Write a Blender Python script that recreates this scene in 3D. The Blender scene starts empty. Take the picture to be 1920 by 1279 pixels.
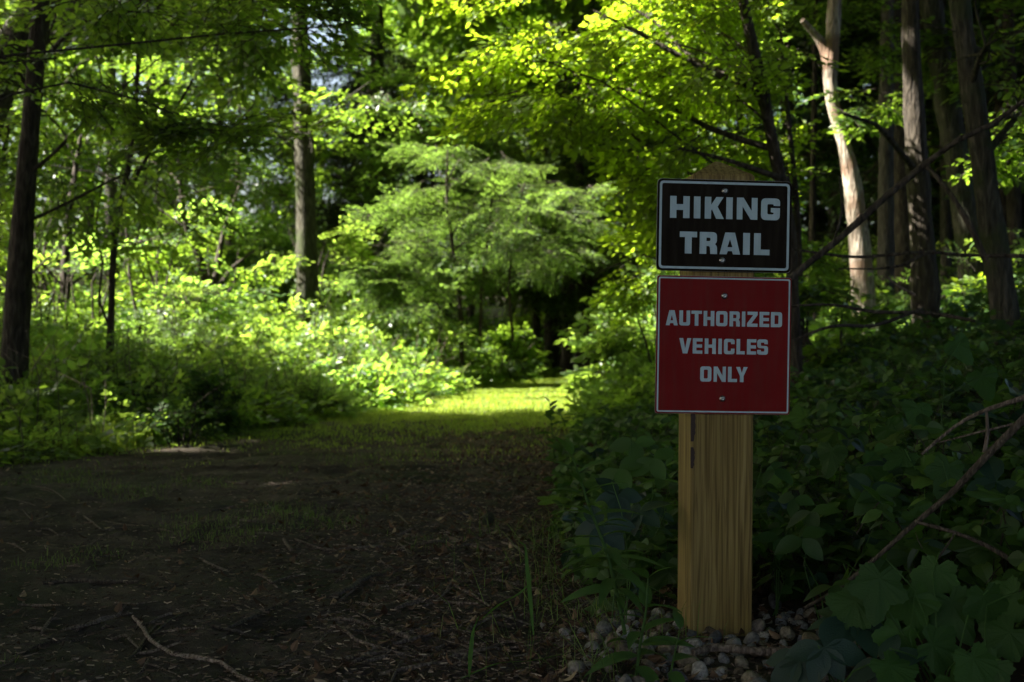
import bpy, math, random
import numpy as np
from mathutils import Vector
R = math.radians
sc = bpy.context.scene
col = sc.collection

# ---------------------------------------------------------------- camera, sky, sun, exposure
CH = 0.67; FPX = 2410.0
cd = bpy.data.cameras.new("camera"); cam = bpy.data.objects.new("camera", cd); col.objects.link(cam)
cam.location = (0, 0, CH); cam.rotation_euler = (R(90), 0, 0)
cd.sensor_width = 22.3; cd.lens = 28.0; cd.clip_start = 0.05; cd.clip_end = 600
cd.dof.use_dof = True; cd.dof.focus_distance = 2.87; cd.dof.aperture_fstop = 3.6
sc.camera = cam
SUN = Vector((-0.75, -0.06, 0.66)).normalized()
KX, KY = SUN.x/SUN.z, SUN.y/SUN.z
w = bpy.data.worlds.new("World"); sc.world = w; w.use_nodes = True
nt = w.node_tree; bg = nt.nodes["Background"]
sky = nt.nodes.new("ShaderNodeTexSky"); sky.sky_type = 'NISHITA'; sky.sun_disc = False
sky.sun_elevation = math.asin(SUN.z); sky.sun_rotation = math.atan2(SUN.x, SUN.y)
sky.dust_density = 6.0; sky.air_density = 1.0; sky.ozone_density = .6
nt.links.new(sky.outputs[0], bg.inputs[0]); bg.inputs[1].default_value = 0.05
sd = bpy.data.lights.new("sun", 'SUN'); sd.energy = 5.0; sd.angle = R(0.5); sd.color = (1.0, 0.95, 0.84)
so = bpy.data.objects.new("sun", sd); col.objects.link(so)
so.rotation_euler = SUN.to_track_quat('Z', 'Y').to_euler()
sc.view_settings.view_transform = 'Standard'; sc.view_settings.look = 'None'
sc.view_settings.gamma = 1.0; sc.view_settings.exposure = 2.98
sc.cycles.max_bounces = 6; sc.cycles.transmission_bounces = 2; sc.cycles.diffuse_bounces = 2
sc.cycles.glossy_bounces = 2; sc.cycles.transparent_max_bounces = 4

# ---------------------------------------------------------------- helpers
def P(u, v, D):                       # a point of the place from its bearing and distance
    return np.array(((u-960)/FPX*D, D, CH+(640-v)/FPX*D))

def interp(y, tab):
    ys, vs = zip(*tab); return np.interp(y, ys, vs)
XR = [(0,.5),(2.5,.2),(4,.12),(6,.16),(10,.5),(15,1.05),(20,1.55),(25,2.3),(30,4.2),(40,9)]
XL = [(0,-9),(3,-6.5),(5,-4.0),(6.8,-2.9),(7.8,-2.35),(10,-1.85),(12.6,-1.3),(16,-.85),(20,-.05),(25,.8),(30,2.6),(40,7)]
def sstep(a, b, x):
    t = np.clip((x-a)/(b-a), 0, 1); return t*t*(3-2*t)
def vnoise(x, y, s=0.0):
    return (np.sin(x*1.7+s)*np.cos(y*2.1-s*1.3)+.5*np.sin(x*3.9-y*2.7+s*2)+.3*np.sin(x*7.3+y*6.1+s))/1.8
def H(x, y):
    x = np.asarray(x, float); y = np.asarray(y, float)
    xr = interp(y, XR)+.55; xl = interp(y, XL)-.1
    d = np.maximum(x-xr, 0); h = .34*d*d/(d+.35)*(1+.35*sstep(4,12,d)); h = 17*(1-np.exp(-h/17))
    d2 = np.maximum(xl-x, 0); h = h+.9*(1-np.exp(-.09*d2))
    h = h+.10*np.maximum(y-31, 0)*sstep(31, 36, y)*np.where(y > 60, 29/np.maximum(y-31, 1), 1)
    return h + .012*vnoise(x, y)*(1-sstep(30,60,y))+ .05*vnoise(x*.6, y*.6, 2)*np.clip(d+d2, 0, 1)

def setp(o, label=None, cat=None, group=None, kind=None):
    if label: o["label"] = label
    if cat: o["category"] = cat
    if group: o["group"] = group
    if kind: o["kind"] = kind
    return o
def empty(name, loc, label, cat, group=None):
    o = bpy.data.objects.new(name, None); col.objects.link(o); o.location = loc
    o.empty_display_size = .1
    return setp(o, label, cat, group)

class Buf:
    def __init__(s): s.V = []; s.F = []; s.n = 0
    def add(s, V, F, mat=0):
        V = np.asarray(V, float).reshape(-1, 3); F = np.asarray(F, np.int64)
        if len(F) == 0: return
        s.V.append(V); s.F.append((F+s.n, mat)); s.n += len(V)
    def mesh(s, name, mats, smooth=False):
        me = bpy.data.meshes.new(name)
        V = np.concatenate(s.V); me.vertices.add(len(V)); me.vertices.foreach_set("co", V.astype(np.float32).ravel())
        idx = np.concatenate([f.ravel() for f, m in s.F])
        tot = np.concatenate([np.full(len(f), f.shape[1]) for f, m in s.F])
        mi = np.concatenate([np.full(len(f), m) for f, m in s.F])
        me.loops.add(len(idx)); me.loops.foreach_set("vertex_index", idx.astype(np.int32))
        me.polygons.add(len(tot)); st = np.concatenate([[0], np.cumsum(tot)[:-1]])
        me.polygons.foreach_set("loop_start", st.astype(np.int32))
        me.polygons.foreach_set("material_index", mi.astype(np.int32))
        me.polygons.foreach_set("use_smooth", np.full(len(tot), smooth))
        for m in mats: me.materials.append(m)
        me.update(calc_edges=True)
        return me
    def obj(s, name, mats, parent=None, smooth=False, origin=None):
        if not isinstance(mats, (list, tuple)): mats = [mats]
        if parent is not None and origin is None: origin = np.array(parent.location)
        if origin is not None:
            s.V = [v-np.asarray(origin) for v in s.V]
        o = bpy.data.objects.new(name, s.mesh(name, mats, smooth)); col.objects.link(o)
        if parent is not None: o.parent = parent
        elif origin is not None: o.location = origin
        return o

def resample(pts, rad, step):
    pts = np.asarray(pts, float); rad = np.asarray(rad, float); n = len(pts)
    if n == 2: pts = np.array([pts[0], (pts[0]+pts[1])/2, pts[1]]); rad = np.array([rad[0], rad.mean(), rad[1]]); n = 3
    ext = np.vstack([2*pts[0]-pts[1], pts, 2*pts[-1]-pts[-2]]); er = np.concatenate([[rad[0]], rad, [rad[-1]]])
    oP, oR = [], []
    for i in range(n-1):
        k = max(2, int(np.linalg.norm(pts[i+1]-pts[i])/step))
        for t in np.linspace(0, 1, k, endpoint=(i == n-2)):
            a, b, c, d = ext[i:i+4]
            oP.append(.5*((2*b)+(-a+c)*t+(2*a-5*b+4*c-d)*t*t+(-a+3*b-3*c+d)*t**3)); oR.append(er[i+1]*(1-t)+er[i+2]*t)
    return np.array(oP), np.array(oR)
def tube(buf, pts, rad, sides=6, step=.15, mat=0, wob=0.0, seed=0, cap=True):
    p, r = resample(pts, rad, step); n = len(p); g = np.random.default_rng(seed)
    if wob: p = p+np.cumsum(g.normal(0, wob, p.shape), 0)*np.linspace(0, 1, n)[:, None]; r = r*(1+g.normal(0, .05, n))
    t = np.gradient(p, axis=0); t /= np.linalg.norm(t, axis=1)[:, None]+1e-9
    ref = np.array([0, 0, 1.]) if abs(t[:, 2]).mean() < .7 else np.array([0, 1., 0])
    a = np.cross(t, ref); a /= np.linalg.norm(a, axis=1)[:, None]+1e-9; b = np.cross(t, a)
    th = np.linspace(0, 2*np.pi, sides, endpoint=False)
    prof = 1+(g.normal(0, .06, (1, sides)) + g.normal(0, .035, (n, sides)) if sides > 6 else 0)
    rr = r[:, None]*prof*np.ones((n, sides))
    V = p[:, None, :]+rr[..., None]*(np.cos(th)[None, :, None]*a[:, None, :]+np.sin(th)[None, :, None]*b[:, None, :])
    i = np.arange(n-1)[:, None]*sides; j = np.arange(sides)[None, :]; k = (j+1) % sides
    F = np.stack([i+j, i+k, i+k+sides, i+j+sides], -1).reshape(-1, 4)
    Vv = V.reshape(-1, 3)
    buf.add(Vv, F, mat)
    if cap:
        for e, q in ((0, p[0]), (n-1, p[-1])):
            ring = V[e]; VV = np.vstack([ring, q[None]])
            FF = np.stack([np.arange(sides), (np.arange(sides)+1) % sides, np.full(sides, sides)], -1)
            buf.add(VV, FF if e else FF[:, ::-1], mat)
    return p

# ---------------------------------------------------------------- materials
def nodes(name):
    m = bpy.data.materials.new(name); m.use_nodes = True; t = m.node_tree
    return m, t, t.nodes["Principled BSDF"], t.nodes["Material Output"]
def N(t, k, **kw):
    n = t.nodes.new(k)
    for a, b in kw.items(): setattr(n, a, b)
    return n
def ramp(t, stops):
    r = N(t, "ShaderNodeValToRGB"); e = r.color_ramp.elements
    while len(e) < len(stops): e.new(.5)
    for x, (p, c) in zip(e, stops): x.position = p; x.color = (*c, 1)
    return r
def leafmat(name, stops, trans, tmix=.42, rough=.42, spec=.5, bump=False):
    m, t, b, out = nodes(name); L = t.links.new
    g = N(t, "ShaderNodeNewGeometry"); r = ramp(t, stops); L(g.outputs["Random Per Island"], r.inputs[0])
    L(r.outputs[0], b.inputs["Base Color"]); b.inputs["Roughness"].default_value = rough
    b.inputs["Specular IOR Level"].default_value = spec
    tr = N(t, "ShaderNodeBsdfTranslucent")
    mx = N(t, "ShaderNodeMixRGB", blend_type='MULTIPLY'); mx.inputs[0].default_value = 1
    hs = N(t, "ShaderNodeHueSaturation"); L(g.outputs["Random Per Island"], hs.inputs["Value"]); 
    mp = N(t, "ShaderNodeMapRange"); mp.inputs[3].default_value = .75; mp.inputs[4].default_value = 1.2
    L(g.outputs["Random Per Island"], mp.inputs[0]); L(mp.outputs[0], hs.inputs["Value"])
    hs.inputs["Color"].default_value = (*trans, 1); L(hs.outputs[0], tr.inputs[0])
    ms = N(t, "ShaderNodeMixShader"); ms.inputs[0].default_value = tmix
    L(b.outputs[0], ms.inputs[1]); L(tr.outputs[0], ms.inputs[2]); L(ms.outputs[0], out.inputs[0])
    if bump:
        nz = N(t, "ShaderNodeTexNoise"); nz.inputs["Scale"].default_value = 90
        bp = N(t, "ShaderNodeBump"); bp.inputs[0].default_value = .35; bp.inputs[1].default_value = .004
        L(nz.outputs[0], bp.inputs["Height"]); L(bp.outputs[0], b.inputs["Normal"])
    return m
def barkmat(name, c0, c1, c2, sc_=1.0, bstr=.7, patch=None):
    m, t, b, out = nodes(name); L = t.links.new
    tc = N(t, "ShaderNodeTexCoord"); mp = N(t, "ShaderNodeMapping"); mp.inputs["Scale"].default_value = (22*sc_, 22*sc_, 4*sc_)
    L(tc.outputs["Object"], mp.inputs[0])
    n1 = N(t, "ShaderNodeTexNoise"); n1.inputs["Scale"].default_value = 2.2; n1.inputs["Detail"].default_value = 8; n1.inputs["Distortion"].default_value = .6
    L(mp.outputs[0], n1.inputs[0])
    r = ramp(t, [(.33, c0), (.52, c1), (.72, c2)]); L(n1.outputs[0], r.inputs[0])
    src = r.outputs[0]
    if patch:
        n2 = N(t, "ShaderNodeTexNoise"); n2.inputs["Scale"].default_value = 3.1; n2.inputs["Detail"].default_value = 3; L(tc.outputs["Object"], n2.inputs[0])
        r2 = ramp(t, [(.52, (0, 0, 0)), (.6, (1, 1, 1))]); L(n2.outputs[0], r2.inputs[0])
        mx = N(t, "ShaderNodeMixRGB"); L(r2.outputs[0], mx.inputs[0]); L(src, mx.inputs[1]); mx.inputs[2].default_value = (*patch, 1); src = mx.outputs[0]
    L(src, b.inputs["Base Color"]); b.inputs["Roughness"].default_value = .85; b.inputs["Specular IOR Level"].default_value = .2
    bp = N(t, "ShaderNodeBump"); bp.inputs[0].default_value = min(1, bstr*1.3); bp.inputs[1].default_value = .04/sc_
    L(n1.outputs[0], bp.inputs["Height"]); L(bp.outputs[0], b.inputs["Normal"])
    return m

M = {}
M['leaf'] = leafmat("broad leaf", [(0, (.018,.045,.018)), (.5, (.04,.085,.022)), (1, (.08,.135,.025))], (.36,.58,.045), .46, .38)
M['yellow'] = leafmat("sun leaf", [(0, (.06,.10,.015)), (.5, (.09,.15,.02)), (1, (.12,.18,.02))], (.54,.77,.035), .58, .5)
M['feather'] = leafmat("feathery leaf", [(0, (.035,.085,.022)), (1, (.08,.15,.035))], (.42,.70,.09), .5, .5)
M['dark'] = leafmat("dark conifer leaf", [(0, (.02,.045,.018)), (1, (.04,.075,.025))], (.07,.13,.02), .25, .5)
M['under'] = leafmat("undergrowth leaf", [(0, (.035,.075,.02)), (.5, (.07,.13,.03)), (1, (.13,.20,.04))], (.46,.68,.08), .48, .42)
M['ivy'] = leafmat("ground vine leaf", [(0, (.016,.036,.010)), (.6, (.036,.078,.016)), (1, (.065,.125,.02))], (.10,.22,.02), .35, .5, .3, True)
M['grape'] = leafmat("large lobed leaf", [(0, (.022,.055,.013)), (1, (.036,.085,.018))], (.07,.17,.015), .3, .6, .2, True)
M['blue'] = leafmat("bluish creeper leaf", [(0, (.014,.034,.022)), (1, (.022,.05,.03))], (.03,.08,.02), .25, .45, .35, True)
M['weed'] = leafmat("willow leaved weed", [(0, (.04,.085,.022)), (1, (.06,.125,.028))], (.12,.26,.03), .35, .5, .25, True)
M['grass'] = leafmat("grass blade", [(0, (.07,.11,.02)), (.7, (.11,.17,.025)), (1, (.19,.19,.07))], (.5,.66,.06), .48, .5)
M['grassn'] = leafmat("shaded grass blade", [(0, (.05,.08,.016)), (.8, (.09,.135,.022)), (1, (.14,.12,.06))], (.18,.28,.03), .3, .6)  # darker, less yellow copy of the grass; shade put into its colour
M['dead'] = leafmat("dead leaf", [(0, (.03,.018,.011)), (.5, (.085,.048,.028)), (.85, (.16,.10,.06)), (1, (.32,.24,.15))], (.10,.05,.02), .15, .8, .2, True)
M['chips'] = leafmat("wood crumbs", [(0, (.03,.022,.016)), (.55, (.08,.055,.038)), (.9, (.18,.135,.10)), (1, (.34,.27,.20))], (.02,.01,.01), .02, .9, .1)
M['twig'] = barkmat("twig bark", (.02,.016,.012), (.045,.036,.028), (.08,.065,.05), 2)
M['bark'] = barkmat("dark bark", (.018,.015,.012), (.05,.04,.03), (.10,.085,.065))
M['greybark'] = barkmat("grey bark", (.03,.026,.022), (.075,.067,.056), (.14,.127,.108))
M['palebark'] = barkmat("pale bark", (.13,.10,.075), (.30,.25,.20), (.46,.40,.33), 1.1, .9, (.20,.13,.09))
M['mossbark'] = barkmat("mossy grey bark", (.02,.02,.013), (.055,.052,.036), (.12,.108,.084), 1, .8, (.04,.05,.02))
M['stick'] = barkmat("fallen stick bark", (.05,.038,.03), (.13,.10,.08), (.25,.20,.165), 3)
M['darkstick'] = barkmat("damp stick bark", (.03,.024,.018), (.075,.06,.045), (.13,.105,.08), 3)
M['palestick'] = barkmat("weathered pale stick", (.07,.05,.038), (.20,.155,.125), (.34,.28,.24), 3, .5)

def groundmat(name, c0, c1, c2, green=None):
    m, t, b, out = nodes(name); L = t.links.new
    tc = N(t, "ShaderNodeTexCoord")
    n1 = N(t, "ShaderNodeTexNoise"); n1.inputs["Scale"].default_value = 7; n1.inputs["Detail"].default_value = 12; n1.inputs["Roughness"].default_value = .7
    L(tc.outputs["Object"], n1.inputs[0])
    r = ramp(t, [(.3, c0), (.52, c1), (.75, c2)]); L(n1.outputs[0], r.inputs[0]); src = r.outputs[0]
    if green:
        n2 = N(t, "ShaderNodeTexNoise"); n2.inputs["Scale"].default_value = 1.1; n2.inputs["Detail"].default_value = 6; L(tc.outputs["Object"], n2.inputs[0])
        r2 = ramp(t, [(.5, (0, 0, 0)), (.66, (1, 1, 1))]); L(n2.outputs[0], r2.inputs[0])
        mx = N(t, "ShaderNodeMixRGB"); L(r2.outputs[0], mx.inputs[0]); L(src, mx.inputs[1]); mx.inputs[2].default_value = (*green, 1); src = mx.outputs[0]
    L(src, b.inputs["Base Color"]); b.inputs["Roughness"].default_value = .92; b.inputs["Specular IOR Level"].default_value = .25
    n3 = N(t, "ShaderNodeTexNoise"); n3.inputs["Scale"].default_value = 45; n3.inputs["Detail"].default_value = 10; n3.inputs["Roughness"].default_value = .75
    L(tc.outputs["Object"], n3.inputs[0])
    bp = N(t, "ShaderNodeBump"); bp.inputs[0].default_value = .9; bp.inputs[1].default_value = .025
    L(n3.outputs[0], bp.inputs["Height"]); L(bp.outputs[0], b.inputs["Normal"])
    return m
M['ground'] = groundmat("forest soil", (.012,.009,.006), (.028,.021,.014), (.07,.05,.034), (.03,.036,.014))
M['trail'] = groundmat("trail dirt", (.026,.020,.014), (.058,.045,.033), (.13,.102,.076), (.038,.042,.018))
M['turf'] = groundmat("grassy soil", (.03,.035,.012), (.05,.06,.02), (.08,.09,.03))

# ---------------------------------------------------------------- ground and trail
def grid(xs, ys, dz=0.0, rough=0.0, seed=1):
    X, Y = np.meshgrid(xs, ys); Z = H(X, Y)+dz
    if rough:
        g = np.random.default_rng(seed); n = g.normal(0, 1, X.shape)
        n = (n+np.roll(n, 1, 0)+np.roll(n, 1, 1)+np.roll(n, (1, 1), (0, 1)))/4
        m = g.normal(0, 1, (X.shape[0]//5+2, X.shape[1]//5+2)); m = np.kron(m, np.ones((5, 5)))[:X.shape[0], :X.shape[1]]
        for _ in range(3): m = (m+np.roll(m, 1, 0)+np.roll(m, -1, 0)+np.roll(m, 1, 1)+np.roll(m, -1, 1))/5
        Z = Z+(n*.6+m*1.6)*rough
    nx = len(xs); ny = len(ys)
    i = np.arange(ny-1)[:, None]*nx; j = np.arange(nx-1)[None]
    F = np.stack([i+j, i+j+1, i+j+1+nx, i+j+nx], -1).reshape(-1, 4)
    return np.stack([X, Y, Z], -1).reshape(-1, 3), F
def axis(segs):
    out = []
    for a, b, s in segs: out += list(np.arange(a, b, s))
    return np.array(out+[segs[-1][1]])
b = Buf(); V, F = grid(axis([(-220,-40,20),(-40,-12,1.5),(-12,14,.25),(14,40,1.3),(40,220,20)]), axis([(-120,-10,10),(-10,1.5,1),(1.5,14,.2),(14,45,.6),(45,120,5),(120,400,40)]))
b.add(V, F); g = b.obj("ground", M['ground'], smooth=True); setp(g, kind="structure")
g = np.random.default_rng(5)
b = Buf(); ys = axis([(1.6,7.5,.028),(7.5,14,.07),(14,34,.2)]); nx = 190
wl = g.normal(0, 1, len(ys)); wr = g.normal(0, 1, len(ys))
for _ in range(12): wl = (wl+np.roll(wl,1)+np.roll(wl,-1))/3; wr = (wr+np.roll(wr,1)+np.roll(wr,-1))/3
a0 = np.maximum(interp(ys, XL), -3.4)+wl*.5; a1 = interp(ys, XR)+.28+wr*.35
T = np.linspace(0, 1, nx); X = a0[:, None]+(a1-a0)[:, None]*T[None]; Y = np.repeat(ys[:, None], nx, 1)
n = g.normal(0, 1, X.shape); n = (n+np.roll(n, 1, 0)+np.roll(n, 1, 1))/3
m = g.normal(0, 1, X.shape)
for _ in range(14): m = (m+np.roll(m,1,0)+np.roll(m,-1,0)+np.roll(m,1,1)+np.roll(m,-1,1))/5
edge = np.clip(np.minimum(T, 1-T)*9, 0, 1)[None]
Z = H(X, Y)+.004+(n*.0055+m*.05+.006)*edge
i = np.arange(len(ys)-1)[:, None]*nx; j = np.arange(nx-1)[None]
b.add(np.stack([X, Y, Z], -1), np.stack([i+j, i+j+1, i+j+1+nx, i+j+nx], -1).reshape(-1, 4))
setp(b.obj("trail", M['trail'], smooth=True), kind="structure")
TZ, TA0, TA1, TY = Z, a0, a1, ys
def G(x, y):                          # top of the ground, trail relief included
    x = np.asarray(x, float); y = np.asarray(y, float)
    i = np.clip(np.searchsorted(TY, y), 0, len(TY)-1); t = (x-TA0[i])/(TA1[i]-TA0[i])*(nx-1); ok = (t >= 0) & (t <= nx-1) & (y > TY[0]) & (y < TY[-1])
    j = np.clip(np.rint(t), 0, nx-1).astype(int)
    return np.where(ok, TZ[i, j], H(x, y))

# ---------------------------------------------------------------- foliage kit
LEAF = np.array([(0,0,0),(.28,.24,.035),(.66,.22,.03),(1,0,-.03),(.66,-.22,.03),(.28,-.24,.035)])
LF = np.array([(0,3,2,1),(0,5,4,3)])
def rot_frames(f, up):
    f = f/(np.linalg.norm(f, axis=-1, keepdims=True)+1e-9)
    s = np.cross(up, f); s /= np.linalg.norm(s, axis=-1, keepdims=True)+1e-9
    u = np.cross(f, s); return np.stack([f, s, u], -1)      # columns
def spray(seed, L=.5, leaf=.085, nside=3, per=5, droop=.2, aspect=1.0, flat=.28, twig=True):
    g = np.random.default_rng(seed); V = []; F = []; n = 0; TB = Buf()
    def tw(o, d, L, k, r):
        nonlocal n
        ts = np.linspace(0, 1, 5); p = o+d[None]*ts[:, None]*L; p[:, 2] -= droop*L*ts**2
        if twig: tube(TB, p, np.linspace(r, r*.4, 5), 3, L, cap=False)
        for i in range(k):
            t = .18+.82*(i+.5*g.random())/k; q = o+d*t*L; q = q-np.array([0, 0, droop*L*t*t])
            sgn = 1 if i % 2 else -1; a = sgn*(1.05-.55*t)+g.normal(0, .2)
            if i == k-1: a = g.normal(0, .2)
            c, s = math.cos(a), math.sin(a); dd = np.array([d[0]*c-d[1]*s, d[0]*s+d[1]*c, -.18+g.normal(0, .22)])
            up = np.array([g.normal(0, flat), g.normal(0, flat), 1]); Rm = rot_frames(dd, up)
            V.append((LEAF*np.array([1, aspect, 1])*leaf*g.uniform(.65, 1.15))@Rm.T+q); F.append(LF+n); n += 6
    tw(np.zeros(3), np.array([1., 0, 0]), L, per+2, .006*L/.5)
    for k in range(nside):
        t = .2+.6*k/max(1, nside-1); a = (1 if k % 2 else -1)*g.uniform(.6, 1.0)
        tw(np.array([t*L, 0, -droop*L*t*t]), np.array([math.cos(a), math.sin(a), g.normal(0, .08)]), L*(.75-.45*t), per, .004*L/.5)
    V = np.concatenate(V); F = np.concatenate(F)
    if twig: return V, F, np.concatenate(TB.V), np.concatenate([f for f, _ in TB.F])
    return V, F, None, None
SPR = {}
def kit(name, n=5, **kw): SPR[name] = [spray(hash(name) % 1 + i*7+1+len(SPR)*50, **kw) for i in range(n)]
kit('broad', L=.55, leaf=.10, nside=4, per=5)
kit('sun', L=.5, leaf=.085, nside=4, per=5, aspect=1.25, droop=.3, flat=.4)
kit('fine', L=.55, leaf=.055, nside=6, per=7, droop=.35, aspect=.8)
kit('hemlock', L=.6, leaf=.06, nside=7, per=8, droop=.3, aspect=.55)
kit('canopy', L=1.0, leaf=.26, nside=3, per=4, twig=False)
kit('far', L=1.0, leaf=.15, nside=4, per=5, twig=False)
kit('herb', L=.3, leaf=.07, nside=3, per=5, droop=.1, flat=.5)
def scatter(buf, kind, pos, fwd, up, scale, g, mat=0, tmat=1):
    pos = np.asarray(pos); n = len(pos)
    if n == 0: return
    Rm = rot_frames(fwd, up)*np.asarray(scale).reshape(-1, 1, 1)
    ch = g.integers(0, len(SPR[kind]), n)
    for c, (V, F, TV, TF) in enumerate(SPR[kind]):
        s = ch == c; k = s.sum()
        if not k: continue
        for (A, B_, mt) in ((V, F, mat), (TV, TF, tmat)):
            if A is None: continue
            W = np.einsum('nij,vj->nvi', Rm[s], A)+pos[s][:, None]
            FF = B_[None]+(np.arange(k)*len(A))[:, None, None]
            buf.add(W, FF.reshape(-1, B_.shape[1]), mt)

# gaps cut in the added canopy where sun should land, projected on the ground: (x, y, radius x, radius y, openness)
SUN_GAPS = [(-.4, 14.0, 3.3, 2.9, 1.0), (-3.0, 13.8, 1.7, 2.2, .75), (4.1, 8.4, 2.6, 1.65, 1.0), (5.7, 10.3, 1.5, .8, 1.0),
        (1.6, 18.8, 4.6, 3.6, 1.0), (2.2, 11.6, 1.5, 2.0, 1.0), (-1.45, 8.0, .95, .9, 1), (-.8, 6.3, .85, .85, 1), (2.3, 14.5, 1.4, 2.0, .9)]
def open_at(p, soft=.25, gaps=None):
    q = p[:, 1]-p[:, 2]*KY; xx = p[:, 0]-p[:, 2]*KX; o = np.zeros(len(p))
    for (cx, cy, rx, ry, k) in (gaps or SUN_GAPS):
        d = np.sqrt(((xx-cx)/rx)**2+((q-cy)/ry)**2); d += .12*np.sin(xx*5+cy)*np.cos(q*4.3)
        o = np.maximum(o, k*(1-sstep(1-soft*.5, 1+soft, d)))
    if gaps is None:                               # crowns thinned by noise to dapple the sun away from the foreground
        m = vnoise(xx*1.3+2, q*1.5, 5.1)+.7*vnoise(xx*3.4, q*3.7, 1)
        loose = np.maximum(sstep(11.3, 12.2, q), sstep(6.8, 7.4, q)*sstep(2.4, 3.0, xx)*(xx < 5.8))
        loose = np.maximum(loose, .75*sstep(8.9, 9.7, q)*sstep(-.6, .2, -xx)*(1-sstep(2.6, 3.6, -xx)))
        loose = loose*(1-sstep(3.9, 4.9, xx)*(q > 11))*(1-sstep(5.5, 7, xx))*(1-.35*sstep(16, 20, q))*(1-sstep(22, 24, q)*sstep(-1, 1, xx))
        loose = np.maximum(loose, sstep(7.8, 8.6, q)*sstep(2.0, 2.8, -xx)*(1-.95*sstep(2.9, 3.8, -xx)*(1-sstep(12, 15, q))))
        o = np.maximum(o, loose*.95*sstep(-.38, -.1, m))
    return o
def lobe_points(g, c, r, n, clump=.35, nc=None, shell=.5):
    nc = nc or max(5, n//12)
    d = g.normal(0, 1, (nc, 3)); d /= np.linalg.norm(d, axis=1)[:, None]
    cc = d*(g.random(nc)**(1/3*(1-shell)+.02))[:, None]
    i = g.integers(0, nc, n); p = cc[i]+g.normal(0, clump, (n, 3))*.5*np.array([1, 1, .6])
    return np.asarray(c)+p*np.asarray(r), p
def crown(g, buf, kind, lobes, size=1.0, cull=None, mat=0, tmat=1, droop=.1, jit=.3, clump=.35, shell=.5, face=None):
    for (c, r, n) in lobes:
        p, d = lobe_points(g, c, r, n, clump, shell=shell)
        keep = p[:, 2] > H(p[:, 0], p[:, 1])+.05
        if cull == 'canopy': keep &= g.random(len(p)) > open_at(p)
        elif cull == 'core': keep &= g.random(len(p)) > open_at(p, gaps=SUN_GAPS[:2]+SUN_GAPS[6:8])  # crowns in view also cleared along the sun's way to lit spots
        p = p[keep]; d = d[keep]; n = len(p)
        f = d*np.array([1, 1, .35])+g.normal(0, .45, (n, 3))*np.array([1, 1, .4]); f[:, 2] -= droop
        if face is not None: f += face
        up = np.stack([g.normal(0, jit, n), g.normal(0, jit, n), np.ones(n)], -1)
        L = .5*size
        fn = f/(np.linalg.norm(f, axis=1)[:, None]+1e-9)
        scatter(buf, kind, p-fn*L*.5, f, up, size*g.uniform(.7, 1.2, n), g, mat, tmat)

def limb(buf, a, bb, r0, r1, g, sag=.1, step=.25, sides=5):
    a = np.asarray(a); bb = np.asarray(bb); L = np.linalg.norm(bb-a)
    m1 = a+(bb-a)*.35+g.normal(0, .06*L, 3)+np.array([0, 0, sag*L]); m2 = a+(bb-a)*.7+g.normal(0, .05*L, 3)+np.array([0, 0, sag*L*.8])
    return tube(buf, [a, m1, m2, bb], [r0, r0*.75, r0*.45+r1*.3, r1], sides, step, seed=int(g.integers(1e6)), wob=.006)
def tree(name, label, cat, trunk, rad, bark, lobes, kind, leaf, size=1.0, seed=0, cull=None, group=None, limbs=True, sides=12, extra=None, nl=2, lr=None, **kw):
    g = np.random.default_rng(seed); trunk = np.asarray(trunk, float); cull = cull or 'core'
    base = trunk[0].copy(); base[2] = float(H(base[0], base[1]))
    t = empty(name, base, label, cat, group)
    b = Buf(); fl = trunk.copy(); rr = np.array(rad, float)
    fl = np.vstack([base-np.array([0, 0, .15]), base+np.array([0, 0, .0]), fl[1:]]) if len(fl) > 1 else fl
    rr = np.concatenate([[rr[0]*1.35], [rr[0]*1.15], rr[1:]])
    path = tube(b, fl, rr, sides, .16, seed=seed, wob=.0025)
    if limbs:
        for (c, r, n) in lobes:
            for k in range(nl):
                tgt = np.asarray(c)+g.normal(0, .35, 3)*np.asarray(r)
                cand = path[(path[:, 2] < tgt[2]+.2) & (path[:, 2] > base[2]+.6)]
                if len(cand) == 0: cand = path
                s = cand[np.argmin(np.linalg.norm(cand-tgt, axis=1)+np.abs(cand[:, 2]-(tgt[2]-.5*np.linalg.norm((tgt-cand)[:, :2], axis=1))))]
                lr = lr or min(.022, max(.008, rr.mean()*.3))
                e = limb(b, s, tgt, lr, .004, g)
                for q in range(3):
                    s2 = e[int(len(e)*(.4+.2*q))]; limb(b, s2, s2+g.normal(0, .4, 3)*np.asarray(r), lr*.4, .003, g, sides=4)
    for e in (extra or []): tube(b, e[0], e[1], e[2] if len(e) > 2 else 7, .15, seed=seed+3, wob=.003)
    b.obj("trunk", M[bark], t, smooth=True)
    if lobes:
        c = Buf(); crown(g, c, kind, lobes, size, cull, **kw)
        if not c.V: crown(g, c, kind, lobes, size, 'none', **kw)
        c.obj("crown", [M[leaf], M['twig']], t)
    return t

# ---------------------------------------------------------------- trees one can tell apart
def up_to(p, z, lean=(0, 0)):
    return np.array([p[0]+lean[0], p[1]+lean[1], z])
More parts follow.
